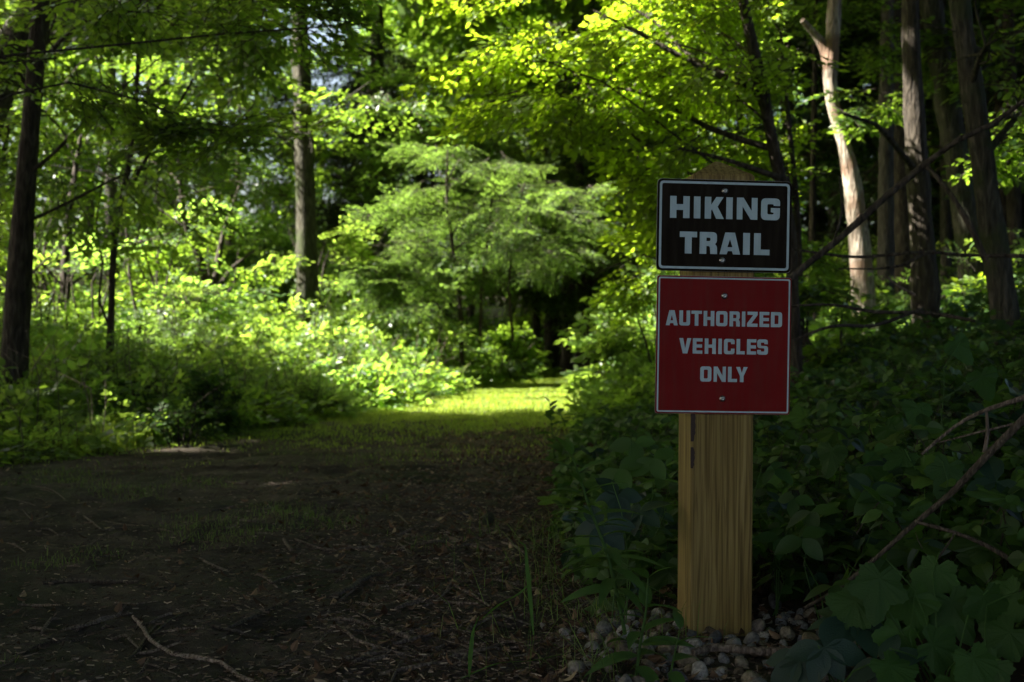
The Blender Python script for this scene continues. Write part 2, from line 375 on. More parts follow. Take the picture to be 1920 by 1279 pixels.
# dark trunk at far left
a, c_, d_ = P(20, 690, 8.5), P(45, 400, 8.5), P(78, 0, 8.5)
tree('broadleaf_tree', 'dark trunked leafy tree at the far left edge of the picture', 'tree',
     [a, c_, d_, up_to(d_, 7, (.2, .3))], [.085, .07, .055, .04], 'bark',
     [((-3.0, 9.2, 2.6), (1.5, 1.3, 1.2), 150), ((-1.9, 8.9, 3.3), (1.1, .9, .7), 110)], 'broad', 'leaf', .8, 11,
     extra=[([P(48, 330, 8.5), P(100, 290, 8.4), P(190, 200, 8.2), P(330, 90, 8.0)], [.016, .012, .008, .004]),
            ([P(60, 170, 8.5), P(20, 120, 8.4), P(-60, 20, 8.3)], [.014, .012, .01]),
            ([P(45, 420, 8.5), P(150, 370, 8.6), P(250, 320, 8.8), P(330, 310, 9)], [.012, .01, .007, .004])])
# slim sapling with a twin fork
tree('sapling', 'slim dark sapling with a forked stem left of the trail, standing in undergrowth', 'tree',
     [P(205, 745, 10.4), P(208, 600, 10.4), P(216, 440, 10.4), P(240, 320, 10.4), P(256, 150, 10.4), P(262, -200, 10.4)], [.034, .03, .027, .024, .02, .01], 'bark',
     [((-3.2, 10.8, 2.6), (1.2, 1.1, 1.3), 150), ((-3.0, 10.6, 3.7), (.9, 1, .6), 110)], 'broad', 'leaf', .75, 12, sides=8,
     extra=[([P(222, 400, 10.4), P(262, 320, 10.3), P(320, 220, 10.2), P(380, 120, 10.1)], [.018, .016, .012, .006]),
            ([P(204, 610, 10.4), P(186, 560, 10.3), P(193, 490, 10.3), P(180, 420, 10.3), P(210, 250, 10.3)], [.012, .011, .01, .008, .005])])
# the tall straight one behind the bright undergrowth
tree('broadleaf_tree', 'tall straight grey tree behind the bright undergrowth', 'tree',
     [P(578, 600, 17), P(573, 400, 17), P(566, 180, 17), P(556, -60, 17), P(545, -500, 17), P(540, -1000, 17)], [.15, .132, .122, .115, .10, .05], 'mossbark',
     [((-4.2, 16.6, 4.2), (1.0, 1.2, .5), 60), ((-2.0, 17.6, 4.0), (.8, .9, .4), 40), ((-2.6, 16.2, 3.6), (.4, .4, .25), 9)], 'broad', 'leaf', .9, 13, sides=16)
# multi stemmed shrub tree
tree('small_tree', 'small several stemmed tree with stems spreading in a vee behind the left undergrowth', 'tree',
     [P(398, 590, 14.5), P(385, 520, 14.5), P(362, 455, 14.5), P(345, 400, 14.4), P(335, 300, 14.3)], [.06, .05, .04, .03, .015], 'bark',
     [((-3.9, 14.4, 2.9), (1.2, 1.1, 1.2), 240), ((-4.9, 14.5, 2.2), (1.2, 1, 1.2), 200)], 'broad', 'leaf', .75, 14, sides=8,
     extra=[([P(398, 590, 14.5), P(405, 520, 14.6), P(420, 440, 14.7), P(450, 350, 14.8)], [.045, .04, .03, .012]),
            ([P(398, 590, 14.5), P(410, 540, 14.3), P(440, 500, 14.2), P(480, 470, 14)], [.03, .025, .02, .01])])
tree('small_tree', 'bushy small tree with sunlit rounded leaves at the left, behind the slim sapling', 'tree',
     [P(120, 640, 13.5), P(125, 450, 13.5), P(150, 250, 13.5)], [.06, .05, .02], 'bark',
     [((-4.7, 13.2, 1.6), (1.3, 1.1, .9), 220), ((-5.0, 13.0, 3.0), (1.4, 1.0, 1.0), 240), ((-3.6, 13.2, 1.9), (.9, .8, .7), 130)], 'broad', 'leaf', .7, 15, sides=8)
# dark conifer
tree('conifer_tree', 'dark feathery conifer beside the tall straight trunk', 'tree',
     [P(700, 640, 24), P(702, 400, 24), P(705, 100, 24), P(706, -100, 24)], [.16, .14, .12, .08], 'bark',
     [((-3.0, 24, 5.0), (1.5, 1.2, .5), 170), ((-2.6, 23.6, 4.2), (1.9, 1.2, .5), 200), ((-2.9, 23.6, 3.4), (1.6, 1.2, .4), 170), ((-2.4, 23.6, 2.7), (1.3, 1, .4), 130),
      ((-2.8, 24, 5.8), (1.1, .9, .4), 100)], 'hemlock', 'dark', 1.1, 16, clump=.3, jit=.15)
# bright feathery tree in the middle
tree('feathery_tree', 'broad feathery bright green tree with thin stems in the middle, overhanging the far trail', 'tree',
     [P(868, 660, 17.5), P(862, 560, 17.5), P(850, 470, 17.5), P(838, 370, 17.5), P(840, 280, 17.5)], [.035, .03, .026, .02, .01], 'twig',
     [((-.6, 18.2, 2.8), (1.3, 1.1, .65), 210), ((-1.6, 17.8, 2.0), (1.0, 1, .55), 260), ((-.2, 17.2, 2.1), (1.3, .8, .6), 190), ((-1.3, 17.6, 1.25), (.9, .9, .5), 200), ((-2.0, 17.5, 1.5), (.6, .7, .35), 60),
      ((.8, 18.8, 2.7), (.9, 1, .5), 100), ((.5, 18.6, 2.0), (.8, .8, .4), 110), ((-.9, 18.6, 3.4), (.7, .7, .3), 60)], 'hemlock', 'feather', .75, 17, sides=7, clump=.32, jit=.25, cull='core',
     extra=[([P(900, 650, 17.3), P(905, 520, 17.3), P(918, 420, 17.3), P(930, 320, 17.3)], [.026, .022, .018, .01]),
            ([P(962, 640, 17.4), P(955, 540, 17.4), P(965, 430, 17.4), P(985, 340, 17.4)], [.022, .02, .015, .008])])
tree('broadleaf_tree', 'blue green leafy tree behind and right of the bright feathery tree', 'tree',
     [P(1105, 655, 25), P(1100, 500, 25), P(1085, 300, 25), P(1080, 50, 25)], [.10, .09, .08, .04], 'bark',
     [((1.6, 23.6, 3.0), (1.2, 1, .8), 160), ((2.5, 22.5, 2.5), (1.1, 1, .9), 170), ((2.6, 22, 3.6), (1.2, 1, .7), 150), ((.9, 24.6, 3.8), (1.4, 1, .8), 140), ((2.5, 21, 1.5), (.8, .8, .45), 90), ((.3, 25, 2.2), (1.6, .8, .9), 170), ((1.7, 26, 1.6), (1.2, .8, .6), 110)], 'fine', 'feather', .95, 18, clump=.3)
tree('broadleaf_tree', 'pale green leafy tree right behind the bright feathery one, below the sky gap', 'tree',
     [P(780, 640, 29), P(790, 300, 29), P(800, 0, 29)], [.14, .12, .06], 'greybark',
     [((-2.0, 28.5, 6.2), (1.6, 1.5, 1.0), 200), ((-1.6, 28, 4.8), (1.6, 1.4, .9), 180), ((-.1, 28.5, 6.8), (1.9, 1.5, 1.1), 230), ((-3.2, 30, 6.0), (1.4, 1.3, .8), 130), ((.3, 28, 5.0), (1.4, 1, .9), 160), ((-1.2, 29, 8.0), (.9, 1, .6), 70)], 'fine', 'feather', 1.35, 19)
# thin dark leaning trunk of the yellow green branches
def yl(c, r, n): return (c, r, n)
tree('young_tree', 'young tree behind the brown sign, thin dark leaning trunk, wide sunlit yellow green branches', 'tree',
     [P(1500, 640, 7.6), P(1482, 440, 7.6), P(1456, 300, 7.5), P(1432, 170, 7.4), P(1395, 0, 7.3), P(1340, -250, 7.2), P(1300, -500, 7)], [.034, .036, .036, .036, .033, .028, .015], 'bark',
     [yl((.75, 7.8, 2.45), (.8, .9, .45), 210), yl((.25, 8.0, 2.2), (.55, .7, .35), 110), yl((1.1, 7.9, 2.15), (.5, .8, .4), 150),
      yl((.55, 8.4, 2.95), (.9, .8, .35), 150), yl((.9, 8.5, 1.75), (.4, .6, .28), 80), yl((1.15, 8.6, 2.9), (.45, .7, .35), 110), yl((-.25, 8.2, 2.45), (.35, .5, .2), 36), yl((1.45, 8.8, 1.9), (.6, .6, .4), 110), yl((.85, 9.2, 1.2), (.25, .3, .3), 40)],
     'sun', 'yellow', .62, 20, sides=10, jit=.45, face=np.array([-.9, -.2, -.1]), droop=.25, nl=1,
     extra=[([P(1440, 170, 7.4), P(1330, 135, 7.4), P(1200, 60, 7.5), P(1110, 15, 7.6)], [.022, .017, .012, .005]),
            ([P(1478, 340, 7.5), P(1400, 312, 7.4), P(1330, 290, 7.4), P(1250, 270, 7.5)], [.018, .014, .01, .005]),
            ([P(1428, 165, 7.4), P(1300, 110, 7.7), P(1230, 40, 8), P(1100, -40, 8)], [.02, .015, .01, .004]),
            ([P(1450, 280, 7.5), P(1330, 240, 7.6), P(1200, 170, 7.8), P(1050, 150, 8)], [.02, .015, .01, .004])])
tree('sapling', 'spindly sapling stem close right of the brown sign', 'tree',
     [P(1505, 660, 8.4), P(1496, 430, 8.4), P(1478, 240, 8.3), P(1462, 60, 8.2)], [.022, .02, .016, .008], 'twig',
     [((1.85, 8.6, 1.5), (.3, .4, .5), 50), ((1.7, 8.8, 2.6), (.5, .5, .5), 70)], 'sun', 'leaf', .6, 21, sides=7,
     extra=[([P(1490, 380, 8.4), P(1450, 250, 8.3), P(1425, 130, 8.2)], [.014, .01, .005])])
# sunlit pale trunk with a fork
tree('forked_tree', 'pale sunlit trunk forking near the top, right of the signs', 'tree',
     [P(1625, 580, 10.2), P(1614, 470, 10.2), P(1600, 350, 10.2), P(1582, 270, 10.2), P(1560, 190, 10.2), P(1556, 110, 10.2), P(1562, 50, 10.2), P(1566, -60, 10.2), P(1560, -400, 10)], [.09, .084, .074, .052, .048, .064, .056, .052, .04], 'palebark',
     [((2.75, 9.8, 2.5), (.35, .3, .16), 30), ((2.3, 11.4, 3.2), (.7, .4, .4), 80), ((3.3, 11.2, 3.3), (.6, .4, .3), 60)], 'broad', 'leaf', .6, 22, sides=18, limbs=False,
     extra=[([P(1558, 140, 10.2), P(1545, 92, 10.2), P(1524, 64, 10.2), P(1502, 40, 10.1)], [.052, .040, .028, .020], 12)])
tree('straight_tree', 'dark straight trunk between the pale forked tree and the leaning grey trunks', 'tree',
     [P(1738, 640, 9.0), P(1728, 450, 9.0), P(1716, 250, 9.0), P(1706, 0, 9.0), P(1700, -500, 9)], [.095, .076, .074, .058, .05], 'bark', [], 'broad', 'leaf', 1, 23, sides=16, limbs=False,
     extra=[([P(1722, 325, 9.0), P(1690, 290, 8.8), P(1640, 235, 8.6), P(1580, 215, 8.4)], [.024, .02, .017, .01])])
tree('leaning_tree', 'pale ridged trunk leaning left, behind the dark straight trunk at the right', 'tree',
     [P(1835, 560, 11), P(1815, 440, 11), P(1790, 280, 11), P(1762, 120, 11), P(1742, -20, 11), P(1700, -500, 11)], [.125, .105, .095, .088, .08, .05], 'mossbark', [((4.4, 11, 3.3), (.8, .8, .5), 90)], 'broad', 'leaf', .8, 24, sides=16)
tree('leaning_tree', 'large dark trunk leaning left beside the right edge, nearest of the right hand trunks', 'tree',
     [P(1905, 700, 6.9), P(1885, 600, 6.9), P(1862, 450, 6.9), P(1840, 300, 6.9), P(1812, 100, 6.9), P(1795, -20, 6.9), P(1750, -600, 6.9)], [.095, .078, .064, .058, .058, .056, .04], 'mossbark',
     [((2.85, 7.2, 1.95), (.45, .5, .25), 50), ((2.55, 6.6, 2.15), (.4, .5, .2), 30)], 'broad', 'leaf', .6, 25, sides=18)
for k, (u, v0, D, r, ln, lab) in enumerate([
        (1520, 640, 15, .035, 8, 'thin pale stem in deep shade just right of the signs'),
        (1660, 540, 13, .07, 6, 'shaded trunk close behind the pale forked tree'),
        (1700, 520, 14, .10, -30, 'brown trunk in shade behind the dark straight trunk'),
        (1775, 520, 17, .06, -12, 'narrow trunk in the dark woods between the two leaning trunks and the straight one'),
        (1905, 470, 14, .07, -20, 'shaded trunk at the right edge of the picture'),
        (1665, 560, 20, .07, 5, 'distant trunk in the dark woods right of the forked tree')]):
    p0 = P(u, v0, D)
    tree('woodland_tree', lab, 'tree', [p0, P(u+ln*.4, v0-250, D), P(u+ln, v0-600, D), P(u+ln, v0-1000, D)], [r*1.15, r, r*.85, r*.6], 'greybark' if k % 2 else 'bark', [((p0[0], D, 5.2+k*.2), (1.2, 1.2, .6), 60)], 'broad', 'leaf', 1, 30+k)
# dark stems at the mouth of the trail's tunnel
g = np.random.default_rng(77)
for k, u in enumerate([985, 1010, 1033, 1052, 1066, 1088, 1104, 1122, 1135, 1150, 1168, 1185, 1202]):
    D = 29+g.uniform(-2, 9); r = g.uniform(.04, .11); p0 = P(u, 650, D)
    tree('woodland_tree', 'slender dark trunk in the shaded woods beyond the bend of the trail', 'tree', [p0, P(u+g.normal(0, 5), 500, D), P(u+g.normal(0, 9), 300, D), P(u+g.normal(0, 14), 60, D)], [r, r*.9, r*.8, r*.5], 'bark',
         [((p0[0]+g.normal(0, .6), D, g.uniform(3.6, 6.5)), (1.5, 1.2, .9), 60)], 'broad', 'leaf', 1.5, 60+k, group='slender dark trunks beyond the bend of the trail', sides=7)

# ---------------------------------------------------------------- trees of the wood behind
g = np.random.default_rng(42)
far = []
for k in range(46):
    for _ in range(60):
        y = g.uniform(30, 60); x = g.uniform(-.55*y, .6*y)
        if all((x-a)**2+(y-b_)**2 > 22 for a, b_ in far): break
    far.append((x, y))
for k, (x, y) in enumerate(far):
    gap = abs(math.degrees(math.atan2(x, y))+8.3) < 2.2
    hz = float(H(x, y)); top = 7.5 if gap and y > 30 else g.uniform(11, 17); r = g.uniform(.10, .2)
    br = 1.15 if x > 4 else 1
    lob = [((x+g.normal(0, .6), y+g.normal(0, .6), hz+top*f_), (2.6*s, 2.6*s, 1.5), int(n_)) for f_, s, n_ in ((.16, .75, 60*br), (.36, 1, 90*br), (.58, 1.1, 100), (.8, 1, 90), (.95, .7, 50))]
    if gap: lob = [l_ for l_ in lob if l_[0][2] < 6.6]
    lean = g.normal(0, .5); kl = ['mid green', 'pale green', 'fresh green', 'dark green'][k % 4]+(' right hand' if x > .1*y else ' left hand')
    tree('woodland_tree', kl+' tree of the mixed wood standing behind the clearing', 'tree', [(x, y, hz), (x+lean*.3, y, hz+top*.35), (x+lean, y, hz+top*.9)], [r, r*.8, r*.3], 'greybark' if k % 3 else 'bark', lob, 'far', ['leaf', 'feather', 'leaf', 'dark'][k % 4], 1.2, 100+k,
         group=kl+' trees of the wood behind the clearing', sides=7, nl=1)
for k, (fx, fy, zz_, rr_, kd, mt, lab) in enumerate([
        (-1.6, 23, 2.6, 1.5, 'broad', 'feather', 'round crowned green tree directly behind the left half of the feathery tree'),
        (.5, 25.5, 3.2, 1.7, 'broad', 'leaf', 'full crowned green tree directly behind the right half of the feathery tree'),
        (3.0, 24.5, 3.6, 1.6, 'fine', 'feather', 'full leafy tree behind the top of the red sign'),
        (-4.6, 21, 2.8, 1.5, 'broad', 'leaf', 'full leafy tree behind the stemmed small tree, left of the straight grey trunk'),
        (-7.6, 19, 2.9, 1.6, 'broad', 'leaf', 'full leafy tree filling the background at the far left'),
        (-2.9, 27, 2.2, 1.4, 'broad', 'dark', 'dark leafy tree behind the conifer, low beside the straight grey trunk')]):
    hz = float(H(fx, fy))
    tree('broadleaf_tree', lab, 'tree', [(fx, fy, hz), (fx, fy, hz+2), (fx+.2, fy, hz+zz_+1)], [.09, .08, .03], 'bark', [((fx, fy, hz+zz_-.9), (rr_, rr_*.8, 1.0), 200), ((fx+.2, fy, hz+zz_+.7), (rr_*.95, rr_*.8, 1.0), 200), ((fx-.1, fy, hz+zz_+2.1), (rr_*.7, rr_*.6, .6), 90)], kd, mt, 1.1, 700+k, sides=7, nl=1)
g = np.random.default_rng(71)
for k in range(34):
    y = 15+k*.75; x = y*g.uniform(.2, .5) if k % 2 else y*g.uniform(.3, .62); hz = float(H(x, y)); r = g.uniform(.05, .12); ln = g.normal(0, .3)
    tree('woodland_tree', 'slim shaded tree of the dark wood climbing the hillside behind the right hand trunks', 'tree', [(x, y, hz), (x+ln*.3, y, hz+2.5), (x+ln, y, hz+6)], [r, r*.9, r*.6], 'bark',
         [((x+g.normal(0, .5), y+g.normal(0, .5), hz+q_), (1.7, 1.4, .8), 70) for q_ in (2.2, 3.6, 5.2, 6.6)], 'broad', 'dark' if k % 3 else 'leaf', 1.35, 740+k, group='slim shaded trees on the hillside at the right', sides=7, nl=1)
# the far off wood, one mass
b = Buf(); g = np.random.default_rng(9)
n = 3800; ang = g.uniform(-.62, .66, n); D = g.uniform(62, 85, n); x = np.sin(ang)*D; y = np.cos(ang)*D
z = H(x, y)+g.random(n)**.8*np.where(np.abs(np.degrees(ang)+8.0) < 3.4, 3, 24)
p = np.stack([x, y, z], -1)
scatter(b, 'far', p, g.normal(0, 1, (n, 3))*np.array([1, 1, .3]), np.stack([g.normal(0, .3, n), g.normal(0, .3, n), np.ones(n)], -1), g.uniform(2.2, 3.6, n), g)
setp(b.obj("distant_wood", [M['leaf'], M['twig']]), "dark leafy mass of the far off wood closing the view", "woodland", kind="stuff")

# ---------------------------------------------------------------- tall trees added, mostly out of view, to shade the trail
g = np.random.default_rng(31)
hc = []
for yy in np.arange(-6.5, 44, 4.2):
    for xx in np.arange(-21, 14, 4.2):
        x = xx+g.uniform(-.9, .9); y = yy+g.uniform(-.9, .9)
        if -3.2 < y < 1.5 and -3.0 < x < 3.0: continue  # opening left overhead so sky light reaches the signs
        hc.append((x, y))
for k, (x, y) in enumerate(hc):
    hz = float(H(x, y)); zc = max(hz, 0)+g.uniform(7.6, 9.4)+.12*max(y-20, 0)
    if y > 20 and abs(math.degrees(math.atan2(x, y))+8.3) < 6: hc[k] = None; continue
    vis = abs(x) < .43*y+.6 and y > 0
    tx, ty = x, y
    if vis:                                        # stems of the nearer added trees moved out of view
        if x < 3: tx = -.43*y-.8 if y < 22 else x
        if y < 22 and x >= 3: tx = .43*y+.8
    if abs(tx-x) > 5.5: tx = x-5.5*np.sign(x-tx); 
    if abs(tx) < .42*y and y < 20 and tx > -1.2*y*.42*.8 and tx < .42*y: pass
    tz = float(H(tx, ty))
    inview = abs(tx) < .42*y and 0 < y < 24
    lob = [((x, y, zc), (3.2, 3.2, 1.8), 750 if x > -3 or y < 9 else 420)]
    tr_ = [(tx, ty, tz), (tx*.8+x*.2, ty, tz+3.5), (x, y, zc+1)]
    if inview: tr_ = [(x*.7+tx*.3, ty, 5.4), (x, y, zc+1)]
    if inview:
        continue
    tree('added_shade_tree', 'tall tree added, mostly out of view, so its high crown shades the trail', 'tree', tr_, [.16, .13, .06][-len(tr_):], 'greybark', lob, 'canopy', 'leaf', 1.0, 200+k, cull='canopy', group='tall trees added to shade the trail', sides=8, nl=1)
    hc[k] = None
for k, (x, y) in enumerate([(a_, c_) for a_ in (-17.5, -14.5, -11.5, -8.5) for c_ in (1, 3.6, 6.2, 8.8)]):  # second layer of unseen crowns, added against sun leaks on the dirt
    z_ = float(H(x, y)); x += g.uniform(-.5, .5); y += g.uniform(-.5, .5)
    if x > -.43*y-1: continue
    tree('added_shade_tree', 'unseen dense tall tree added at the left to keep sun off the dirt trail', 'tree', [(x, y, z_), (x+.2, y, z_+5), (x, y, 12)], [.2, .16, .06], 'bark', [((x, y, 12.2), (3.0, 3.0, 1.8), 420)], 'canopy', 'dark', 1.0, 300+k, cull='canopy', group='unseen dense trees added to shade the dirt trail', sides=8, nl=1)
rest = [h_ for h_ in hc if h_ is not None]
# shading crowns added over the middle, on leaning stems kept out of view
for k, (x, y) in enumerate(rest):
    lob = [((x, y, 8.6+.12*max(y-20, 0)), (3.2, 3.2, 1.8), 650)]
    side = -1 if x < .1*y else 1
    tx = side*(.42*y+.9); tz = float(H(tx, y))
    tree('added_shade_tree', 'unseen tall leaning tree added to hold a shading crown over the middle of the trail', 'tree', [(tx, y, tz), (tx*.96, y, tz+3), (tx*.7+x*.3, y, 6.2+.12*max(y-20, 0)), (x, y, 8.8+.12*max(y-20, 0))], [.19, .16, .1, .05], 'greybark', lob, 'canopy', 'leaf', 1.0, 400+k, cull='canopy', group='unseen leaning trees added to shade the trail', sides=8, nl=1)

# ---------------------------------------------------------------- shaped leaves for the near plants
def strip_leaf(w=.3, n=6, pt=1.0, curl=.18, fold=.06):
    x = np.linspace(0, 1, n); hw = w*np.sin(np.pi*x**pt)**.8; hw[0] = hw[-1] = .004
    z = -curl*x**2; V = np.concatenate([np.stack([x, 0*x, z], 1), np.stack([x, hw, z+fold*hw/w], 1), np.stack([x, -hw, z+fold*hw/w], 1)])
    i = np.arange(n-1); F = np.concatenate([np.stack([i, i+1, i+1+n, i+n], 1), np.stack([i, i+2*n, i+1+2*n, i+1], 1)])
    return V, F
def lobed_leaf(lobes=5, seed=0, teeth=.022):
    g = np.random.default_rng(seed); th = np.linspace(-2.75, 2.75, 45)
    r = .52+.20*np.cos(th*lobes*.5*1.02)**2*np.where(abs(th) > 2.3, .5, 1)+.22*np.exp(-(th/.35)**2)+teeth*np.where(np.arange(45) % 2 == 0, 1, -1)
    r *= 1-.15*(abs(th)/2.75)**2
    V = np.stack([r*np.cos(th)+.25, r*np.sin(th), .05*np.cos(th*5.1)*r+.003*np.where(np.arange(45) % 2 == 0, 1, -1)-.12*r**2+g.normal(0, .008, 45)], 1)
    V = np.vstack([[[.12, 0, 0]], [[-.0, 0, 0]], V]); m = len(V)
    i = np.arange(2, m-1); F = np.stack([np.zeros_like(i), i, i+1], 1)
    F = np.vstack([F, [[0, m-1, 1]], [[0, 1, 2]]])
    return V, F
OV = strip_leaf(.30, 6, .85, .2, .07); OVW = strip_leaf(.40, 6, .7, .15, .06); LAN = strip_leaf(.11, 9, .8, .38, .03)
def cluster(seed, shape, k, leaf, spread, stem=.08, tilt=.25):
    g = np.random.default_rng(seed); V = []; F = []; n = 0; TB = Buf()
    for i in range(k):
        a = spread*((i-(k-1)/2)/max(1, (k-1)/2)) if k > 1 else 0
        if spread > 3: a = 2*np.pi*i/k+g.normal(0, .2)
        d = np.array([math.cos(a), math.sin(a), g.normal(0, tilt*.6)]); up = np.array([g.normal(0, tilt), g.normal(0, tilt), 1])
        V.append(shape[0]*leaf*g.uniform(.8, 1.1)@rot_frames(d, up).T); F.append(shape[1]+n); n += len(shape[0])
    tube(TB, [(0, 0, 0), (-.3*stem, 0, -.5*stem), (-.4*stem, 0, -stem)], [.0014, .0014, .0016], 3, .05, cap=False)
    return np.concatenate(V), np.concatenate(F), np.concatenate(TB.V), np.concatenate([f for f, _ in TB.F])
SPR['trefoil'] = [cluster(i, OV, 3, .055, 1.9, .10) for i in range(5)]
SPR['ivy'] = [cluster(20+i, OVW, 3, .045, 2.0, .07, .35) for i in range(6)]
SPR['mitten'] = [cluster(40+i, lobed_leaf(5, i), 1, .10, 0, .12, .3) for i in range(5)]
SPR['five'] = [cluster(60+i, OV, 5, .10, 2.2, .14, .2) for i in range(3)]
kit('creeper', L=.28, leaf=.055, nside=2, per=4, droop=.1, flat=.4, aspect=1.2)
kit('herbn', L=.3, leaf=.065, nside=3, per=4, droop=.15, flat=.5, twig=False, aspect=1.1)

def upn(g, n, j): return np.stack([g.normal(0, j, n), g.normal(0, j, n), np.ones(n)], -1)
def fw(g, n, dz=.3): return np.stack([g.normal(0, 1, n), g.normal(0, 1, n), g.normal(0, dz, n)], -1)

# undergrowth left of the trail, and low herbs under the trees
g = np.random.default_rng(101); b = Buf()
n = 26000; y = 6.6+g.random(n)**.8*17; x = interp(y, XL)+.1-g.random(n)**1.3*(4.5+y*.12)
d = interp(y, XL)-x+.12*np.sin(y*3)+.1*np.sin(y*7+x*3)
hm = np.clip(.12+d*.62, .06, .58+.3*sstep(11, 14, y)+.22*vnoise(x*1.7, y*1.7, 3))*(.75+.4*vnoise(x*3, y*3, 5)+.45*vnoise(x*9, y*8, 2)**2)
hm = np.where(x < -.36*y+.5, np.minimum(hm, .5+.02*y), hm)*(.62+.38*sstep(8.5, 11.5, y))
keep = (x > -.46*y-1) & (hm > .04) & (d > -.1)
x, y, hm = x[keep], y[keep], hm[keep]; n = len(x); z = H(x, y)+hm*g.random(n)**.55
def mixed(b, x, y, z, n):
    v = vnoise(x*1.1+4, y*1.2, 7)+.5*vnoise(x*3.3, y*3.1, 2); pz = np.stack([x, y, z], -1); F_ = fw(g, n, .5); U_ = upn(g, n, .45); ss = g.uniform(.5, 1.2, n)
    for sel, nm, mt, k in ((v < -.25, 'fine', 3, .45), ((v >= -.25) & (v < .25), 'herbn', 0, 1), ((v >= .25) & (v < .6), 'creeper', 2, 1.15), (v >= .6, 'herbn', 3, 1.35)):
        scatter(b, nm, pz[sel], F_[sel]+(np.array([0, 0, .8]) if k == .45 else 0), U_[sel], ss[sel]*k, g, mt, 1)
mixed(b, x, y, z, n)
for k in range(1500):                                   # standing stems and dead stalks between the herbs
    i = int(g.integers(n)); hh_ = g.uniform(.25, .8); q = np.array([x[i], y[i], float(H(x[i], y[i]))]); tube(b, [q, q+np.array([g.normal(0, .06), g.normal(0, .06), hh_*.6]), q+np.array([g.normal(0, .16), g.normal(0, .1), hh_])], [.0035, .003, .0015], 3, .3, 4 if k % 3 else 1, cap=False)
setp(b.obj("undergrowth", [M['under'], M['twig'], M['leaf'], M['feather'], M['stick']]), "dense leafy undergrowth lining the left side of the trail, sunlit near the bend", "undergrowth", kind="stuff")
# undergrowth of the right bank farther on
b = Buf(); n = 15000; y = 9+g.random(n)*17; x = interp(y, XR)+.15+g.random(n)**1.4*5.5
d = x-interp(y, XR)-.15; hm = np.clip(.1+d*.75, .05, .55+.25*vnoise(x*1.9, y*1.5, 8))
z = H(x, y)+hm*g.random(n)**.6
ok = (x < .2*y+.3) | (g.random(n) < .10); x, y, z = x[ok], y[ok], z[ok]; n = len(x); mixed(b, x, y, z, n)
setp(b.obj("bank_undergrowth", [M['under'], M['twig'], M['leaf'], M['feather']]), "leafy undergrowth on the bank right of the trail, behind the signs", "undergrowth", kind="stuff")
# vine cover of the near bank
b = Buf(); n = 26000; y = 2.2+g.random(n)**1.25*9.5; x = interp(y, XR)+.02+g.random(n)**.9*(1.8+y*.42)
d = x-interp(y, XR)+.1*vnoise(x*5, y*4, 1)+.05; ok = (d > .03+.12*vnoise(x*3, y*3)) & (x < .5*y+1.0) & ~((x > .12) & (x < .8) & (y < 3.05)) & ~((x < .95) & (y < 2.75)) & ~((x < .42) & (y < 3.25) & (g.random(n) < .6)) 
x, y, d = x[ok], y[ok], d[ok]; n = len(x); hm = np.clip(.07+d*.45, .05, .34)*(.8+.4*vnoise(x*4, y*4, 4))
z = H(x, y)+.02+hm*g.random(n)**.6
p = np.stack([x, y, z], -1); kk = g.random(n)
f = fw(g, n, .2)+np.array([-.3, -.6, -.25])
for nm, lo, hi, sc_, mt in (('ivy', 0, .50, 1.0, 0), ('trefoil', .50, .80, .95, 0), ('mitten', .80, .90, .8, 0), ('trefoil', .9, 1, 1.25, 2)):
    s = (kk >= lo) & (kk < hi)
    scatter(b, nm, p[s], f[s], upn(g, s.sum(), .35)+np.array([-.05, -.35, 0]), sc_*g.uniform(.65, 1.2, s.sum()), g, mt, 1)
setp(b.obj("ground_vines", [M['ivy'], M['twig'], M['blue']]), "low mat of dark vine leaves covering the shaded bank around the sign post", "ground cover", kind="stuff")

# ---------------------------------------------------------------- shrubs one can tell apart
def shrub(label, x, y, h, r, kind, leaf, size, n, seed, group=None, name='shrub', stems=5):
    g = np.random.default_rng(seed); z = float(H(x, y)); t = empty(name, (x, y, z), label, 'shrub', group)
    s = Buf()
    for k in range(stems):
        a = g.uniform(0, 6.28); q = np.array([x+math.cos(a)*r*.5, y+math.sin(a)*r*.5, z+h*g.uniform(.75, 1)])
        limb(s, (x+math.cos(a)*.05, y+math.sin(a)*.05, z-.03), q, .004+.008*h, .003, g, .05, .2, 4)
    s.obj('stems', M['twig'], t, smooth=True)
    c = Buf(); crown(g, c, kind, [((x, y, z+h*.62), (r, r, h*.42), n)], size, 'core' if group else None, droop=-.1, jit=.4, shell=.3)
    if not c.V: crown(g, c, kind, [((x, y, z+h*.62), (r, r, h*.42), n)], size, None, droop=-.1, jit=.4, shell=.3)
    c.obj('foliage', [M[leaf], M['twig']], t); return t
shrub('tall pale leaved shrub standing out of the bright undergrowth before the straight trunk', *P(590, 640, 14.3)[:2], 1.15, .38, 'herb', 'under', .8, 60, 501)
shrub('upright shrub with yellow green fern like shoots at the left of the bright undergrowth', *P(375, 640, 12.6)[:2], 1.05, .55, 'fine', 'under', .7, 80, 502)
shrub('small shrub with pale glossy leaves catching the sun near the sapling foot', *P(272, 640, 9.0)[:2], .45, .22, 'creeper', 'ivy', .9, 34, 503)
shrub('small shrub with white glinting leaves on the left trail edge', *P(340, 640, 8.1)[:2], .28, .26, 'creeper', 'ivy', .8, 30, 504)
shrub('low leafy shrub beside the lit patch of grass left of the trail', *P(400, 640, 8.9)[:2], .42, .3, 'herb', 'ivy', .9, 40, 505)
shrub('vine covered leafy shrub at the end of the left undergrowth, under the feathery tree', *P(850, 640, 17)[:2], .95, .35, 'creeper', 'under', 1.1, 60, 506)
shrub('dark leaved low shrub under the feathery tree by the bend', *P(935, 640, 18.5)[:2], .8, .7, 'herb', 'leaf', 1.3, 110, 507)
